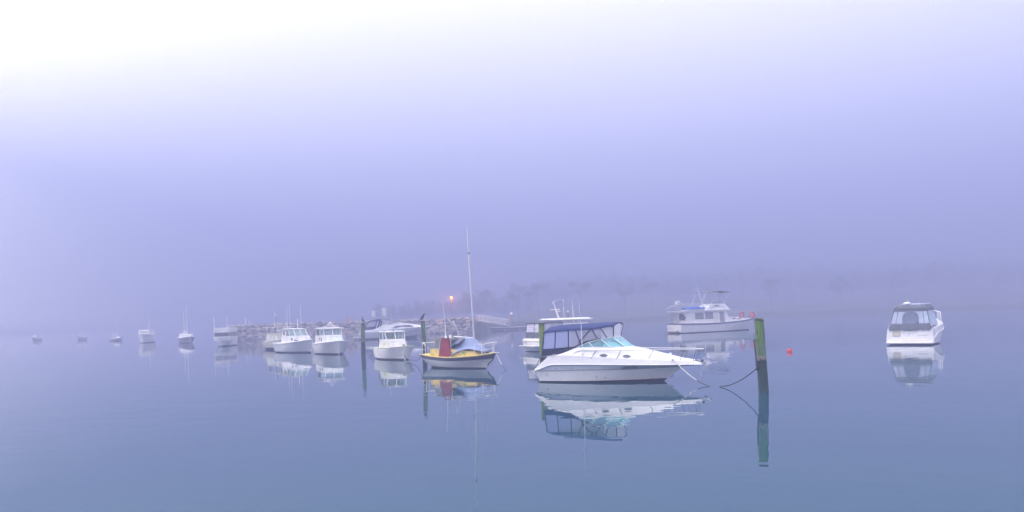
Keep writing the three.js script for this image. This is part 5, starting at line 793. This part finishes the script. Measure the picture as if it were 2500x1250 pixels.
// ================================================================== ROCK WALL AND THE POINT
{
  const t = thing('rock_wall', 'low rock revetment along the grassy point behind the left boats', 'sea wall', -30, 0, -146);
  const shapes = [0, 1, 2, 3, 4].map((k) => { const g = new THREE.IcosahedronGeometry(0.5, 1), p = g.attributes.position, q = {}; for (let i = 0; i < p.count; i++) { const key = [p.getX(i), p.getY(i), p.getZ(i)].map((v) => v.toFixed(3)).join(); q[key] ??= rr(0.72, 1.18); p.setXYZ(i, p.getX(i) * q[key] * 1.25, p.getY(i) * q[key] * 0.72, p.getZ(i) * q[key]); } g.computeVertexNormals(); return g; });
  const mats = [lin(0.36, 0.32, 0.30), lin(0.42, 0.38, 0.35), lin(0.30, 0.275, 0.26), lin(0.46, 0.42, 0.39)].map((c) => std(c, 0.9, { map: gelTex2 }));
  for (let k = 0; k < 280; k++) { const row = k % 5, x = -54 + 46.5 * ((k / 5 | 0) + rr(-0.35, 0.35)) / 55, m = P(t, 'rock', shapes[k % 5], mats[rnd() * 4 | 0]); m.position.set(x + 30, 0.05 + row * 0.58 + rr(-0.15, 0.15), shoreZ(x) + 146 + 0.6 - row * 0.55 + rr(-0.2, 0.2)); m.rotation.set(rr(-0.4, 0.4), rr(0, 6), rr(-0.4, 0.4)); m.scale.setScalar(rr(0.85, 1.45)); }
}
{
  const pos = [], idx = [], n = 60; for (let i = 0; i <= n; i++) { const x = -54 + 47.5 * i / n; for (const bk of [3.2, 7, 12, 20]) { const z = shoreZ(x) - bk; pos.push(x, landY(x, z) + 0.03, z); } }
  for (let i = 0; i < n; i++) for (let j = 0; j < 3; j++) { const a = i * 4 + j; idx.push(a, a + 4, a + 1, a + 1, a + 4, a + 5); }
  struct('grass_verge', geom(pos, idx, pos.flatMap((_, i) => i % 3 ? [] : [pos[i] / 3, pos[i + 2] / 3])), std(lin(0.10, 0.13, 0.05), 0.95, { map: mottle(1, 1, 1, 0.4) }));
}
// ---- street lamp, lit
{
  const t = thing('street_lamp', 'lit orange street lamp glowing through the mist on the point', 'street lamp', -11.75, 2.1, -152);
  P(t, 'post', bar([0, 0, 0], [0, 4.2, 0], 0.075, 0.05, 8), M.grey);
  P(t, 'base_plate', boxg(0.4, 0.1, 0.4, 0, 0.05, 0), M.grey);
  P(t, 'lamp_cap', (() => { const g = new THREE.ConeGeometry(0.34, 0.2, 14); g.translate(0, 4.95, 0); return g; })(), M.grey);
  const bulb = P(t, 'lamp_globe', (() => { const g = new THREE.SphereGeometry(0.24, 16, 12); g.translate(0, 4.55, 0); return g; })(), std(lin(1, 0.55, 0.2), 0.5, { emissive: lin(1, 0.20, 0.005), emissiveIntensity: 3.6 }));
  const l = new THREE.PointLight(new THREE.Color().setRGB(1, 0.24, 0.02), 230, 0, 2); l.position.set(0, 4.55, 0); l.castShadow = true; l.shadow.radius = 10; t.add(l);
}
// ---- signs, marker, posts
function sign(label, x, z, y0, y1, w, ground) {
  const t = thing('notice_sign', label, 'sign', x, ground, z, 0.05, 'white notice boards on the point');
  P(t, 'board', boxg(w, y1 - y0, 0.05, 0, (y0 + y1) / 2 - ground, 0.06), M.white);
  P(t, 'frame', merge([boxg(w + 0.08, 0.06, 0.07, 0, y0 - ground, 0.05), boxg(w + 0.08, 0.06, 0.07, 0, y1 - ground, 0.05), boxg(0.06, y1 - y0, 0.07, -w / 2, (y0 + y1) / 2 - ground, 0.05), boxg(0.06, y1 - y0, 0.07, w / 2, (y0 + y1) / 2 - ground, 0.05)]), M.alu);
  for (const s of [-1, 1]) P(t, 'post', bar([s * w * 0.3, 0, 0], [s * w * 0.3, y1 - ground, 0], 0.04), M.alu);
}
sign('plain white notice board on the point, the left and lower one', -27.03, -152, 3.57, 4.77, 0.72, 2.1);
sign('taller white notice board on the point, the right and higher one', -24.93, -152, 3.66, 5.18, 0.82, 2.1);
{
  const t = thing('marker_post', 'small orange box on a post on the point', 'post', -32.66, 2.1, -155);
  P(t, 'box', boxg(0.42, 1.0, 0.36, 0, 1.05, 0, 0.05), M.orange); P(t, 'post', bar([0, 0, 0], [0, 0.6, 0], 0.06), M.grey);
  const c = thing('picnic_table', 'pale picnic table on the grass of the point', 'table', -30.2, 2.1, -155, 0.3);
  P(c, 'table_top', boxg(2.2, 0.08, 0.8, 0, 0.76, 0), M.alu); for (const s of [-1, 1]) { P(c, 'bench', boxg(2.2, 0.06, 0.3, 0, 0.45, 0.75 * s), M.alu); P(c, 'leg', merge([bar([0.8 * s, 0, -0.75], [0.8 * s, 0.76, -0.2], 0.04), bar([0.8 * s, 0, 0.75], [0.8 * s, 0.76, 0.2], 0.04)]), M.alu); }
  const p = thing('post_rail', 'three white posts joined by a rail at the end of the rock wall', 'railing', -50.9, 2.2, -149.5);
  for (const [x, h] of [[-0.3, 1.9], [0.35, 1.3], [0.75, 1.0]]) P(p, 'post', bar([x, -0.6, 0], [x, h, 0], 0.09, 0.08), M.white); P(p, 'rail', bar([-1.4, 0.15, 0], [1.2, 0.15, 0], 0.05), M.white);
}
// ================================================================== GANGWAY AND PONTOON
{
  const t = thing('gangway', 'aluminium truss gangway sloping down to the floating pontoon', 'gangway', -7, 0, -155);
  const A = [0, 2.10, 0], Bm = [6.1, 0.80, -3], n = 7, ux = Bm[0] - A[0], uz = Bm[2] - A[2], l = Math.hypot(ux, uz), nx = -uz / l * 0.65, nzv = ux / l * 0.65;
  for (const s of [1, -1]) {
    const p = (k, y) => [A[0] + ux * k + nx * s, lerp(A[1], Bm[1], k) + y, A[2] + uz * k + nzv * s];
    P(t, 'bottom_chord', bar(p(0, 0), p(1, 0), 0.075), M.white); P(t, 'top_chord', bar(p(0.04, 1.15), p(0.98, 1.25), 0.055), M.white);
    for (let k = 0; k < n; k++) { P(t, 'brace', bar(p(k / n, 0), p((k + 0.5) / n, 1.17), 0.055), M.white); P(t, 'brace', bar(p((k + 0.5) / n, 1.17), p((k + 1) / n, 0), 0.055), M.white); }
  }
  P(t, 'walkway', solid([[[A[0] + nx, A[1] - 0.03, A[2] + nzv], [A[0] - nx, A[1] - 0.03, A[2] - nzv], [Bm[0] - nx, Bm[1] - 0.03, Bm[2] - nzv], [Bm[0] + nx, Bm[1] - 0.03, Bm[2] + nzv]], [[A[0] + nx, A[1] + 0.03, A[2] + nzv], [A[0] - nx, A[1] + 0.03, A[2] - nzv], [Bm[0] - nx, Bm[1] + 0.03, Bm[2] - nzv], [Bm[0] + nx, Bm[1] + 0.03, Bm[2] + nzv]]]), M.grey);
  const d = thing('pontoon', 'low floating concrete pontoon at the foot of the gangway', 'pontoon', 4.5, 0, -159);
  P(d, 'deck', boxg(18.5, 0.14, 3.2, 0, 0.46, 0, 0.03), std(lin(0.42, 0.42, 0.42), 0.8, { map: gelTex2 })); for (const x of [-7.5, -4.5, -1.5, 1.5, 4.5, 7.5]) P(d, 'float', boxg(2.7, 0.55, 2.8, x, 0.11, 0, 0.06), M.grey); P(d, 'fender_strip', boxg(18.3, 0.10, 0.08, 0, 0.36, 1.62), M.dark);
  for (const [x, lab] of [[-0.16, 'white-capped steel pile of the pontoon, beside the gangway'], [11.6, 'white-capped steel pile of the pontoon, above the near cruiser canopy']]) {
    const q = thing('pontoon_pile', lab, 'pile', x, 0, -161.4, 0, 'white-capped pontoon piles');
    P(q, 'tube', bar([0, -1, 0], [0, 3.15, 0], 0.24, 0.24, 14), std(lin(0.30, 0.24, 0.25), 0.7, { map: gelTex2 })); P(q, 'cap', merge([(() => { const g = new THREE.ConeGeometry(0.30, 0.42, 16); g.translate(0, 3.42, 0); return g; })(), bar([0, 3.1, 0], [0, 3.22, 0], 0.29, 0.29, 16)]), M.white); P(q, 'pile_guide', (() => { const g = new THREE.TorusGeometry(0.34, 0.05, 6, 18); g.rotateX(Math.PI / 2); g.translate(0, 0.6, 0); return g; })(), M.grey);
  }
}
// ================================================================== GUM TREES along the shore
{
  const clump = []; for (let i = 0; i < 60; i++) { const c = V(rr(-1, 1), rr(-0.7, 0.7), rr(-1, 1)), a = V(rr(-1, 1), rr(-1, 0.4), rr(-1, 1)).normalize().multiplyScalar(rr(0.2, 0.42)), d = V(rr(-1, 1), rr(-1, 1), rr(-1, 1)).normalize().multiplyScalar(rr(0.1, 0.25)); clump.push(c.x, c.y, c.z, c.x + a.x, c.y + a.y, c.z + a.z, c.x + d.x, c.y + d.y, c.z + d.z); }
  const cg = new THREE.BufferGeometry(); cg.setAttribute('position', new THREE.Float32BufferAttribute(clump, 3)); cg.setAttribute('uv', new THREE.Float32BufferAttribute(new Float32Array(clump.length / 3 * 2), 2)); cg.computeVertexNormals();
  const leaf = std(lin(0.055, 0.075, 0.04), 0.8, { side: THREE.DoubleSide }), bark = std(lin(0.34, 0.30, 0.27), 0.9, { map: gelTex2 });
  const make = (H) => { const crown = [], wood = []; const top = [rr(-1, 1), H * 0.72, rr(-0.6, 0.6)]; wood.push(tube([[0, -0.5, 0], [rr(-0.3, 0.3), H * 0.3, 0], [rr(-0.6, 0.6), H * 0.5, 0], top], 0.17, 14, 7)); for (let k = 0; k < 7; k++) { const y = H * rr(0.42, 0.7), a = rr(0, 6.28), e = [Math.cos(a) * H * 0.22, y + H * rr(0.12, 0.28), Math.sin(a) * H * 0.22]; wood.push(bar([top[0] * y / H, y, top[2] * y / H], e, 0.09, 0.04)); for (let q = 0; q < 5; q++) { const g = cg.clone(); g.rotateY(rr(0, 6)); g.scale(H * 0.09, H * 0.065, H * 0.09); g.translate(e[0] + rr(-1, 1) * H * 0.09, e[1] + rr(-0.5, 1) * H * 0.06, e[2] + rr(-1, 1) * H * 0.09); crown.push(g); } } return [merge(wood), mergeGeometries(crown)]; };
  const kinds = [make(11), make(13), make(9)];
  for (const [x, bk, k] of [[2, 22, 0], [9, 34, 1], [24, 40, 1], [38, 28, 0], [52, 45, 1], [72, 30, 2], [95, 38, 1], [118, 30, 0]]) {
    const z = shoreZ(x) - bk, t = thing('gum_tree', 'misty gum tree with pale trunk on the wooded shore behind the boats', 'tree', x, landY(x, z), z, rr(0, 6), 'gum trees on the far shore');
    P(t, 'trunk', kinds[k][0], bark); P(t, 'crown', kinds[k][1], leaf);
  }
}
renderer.render(scene, camera);
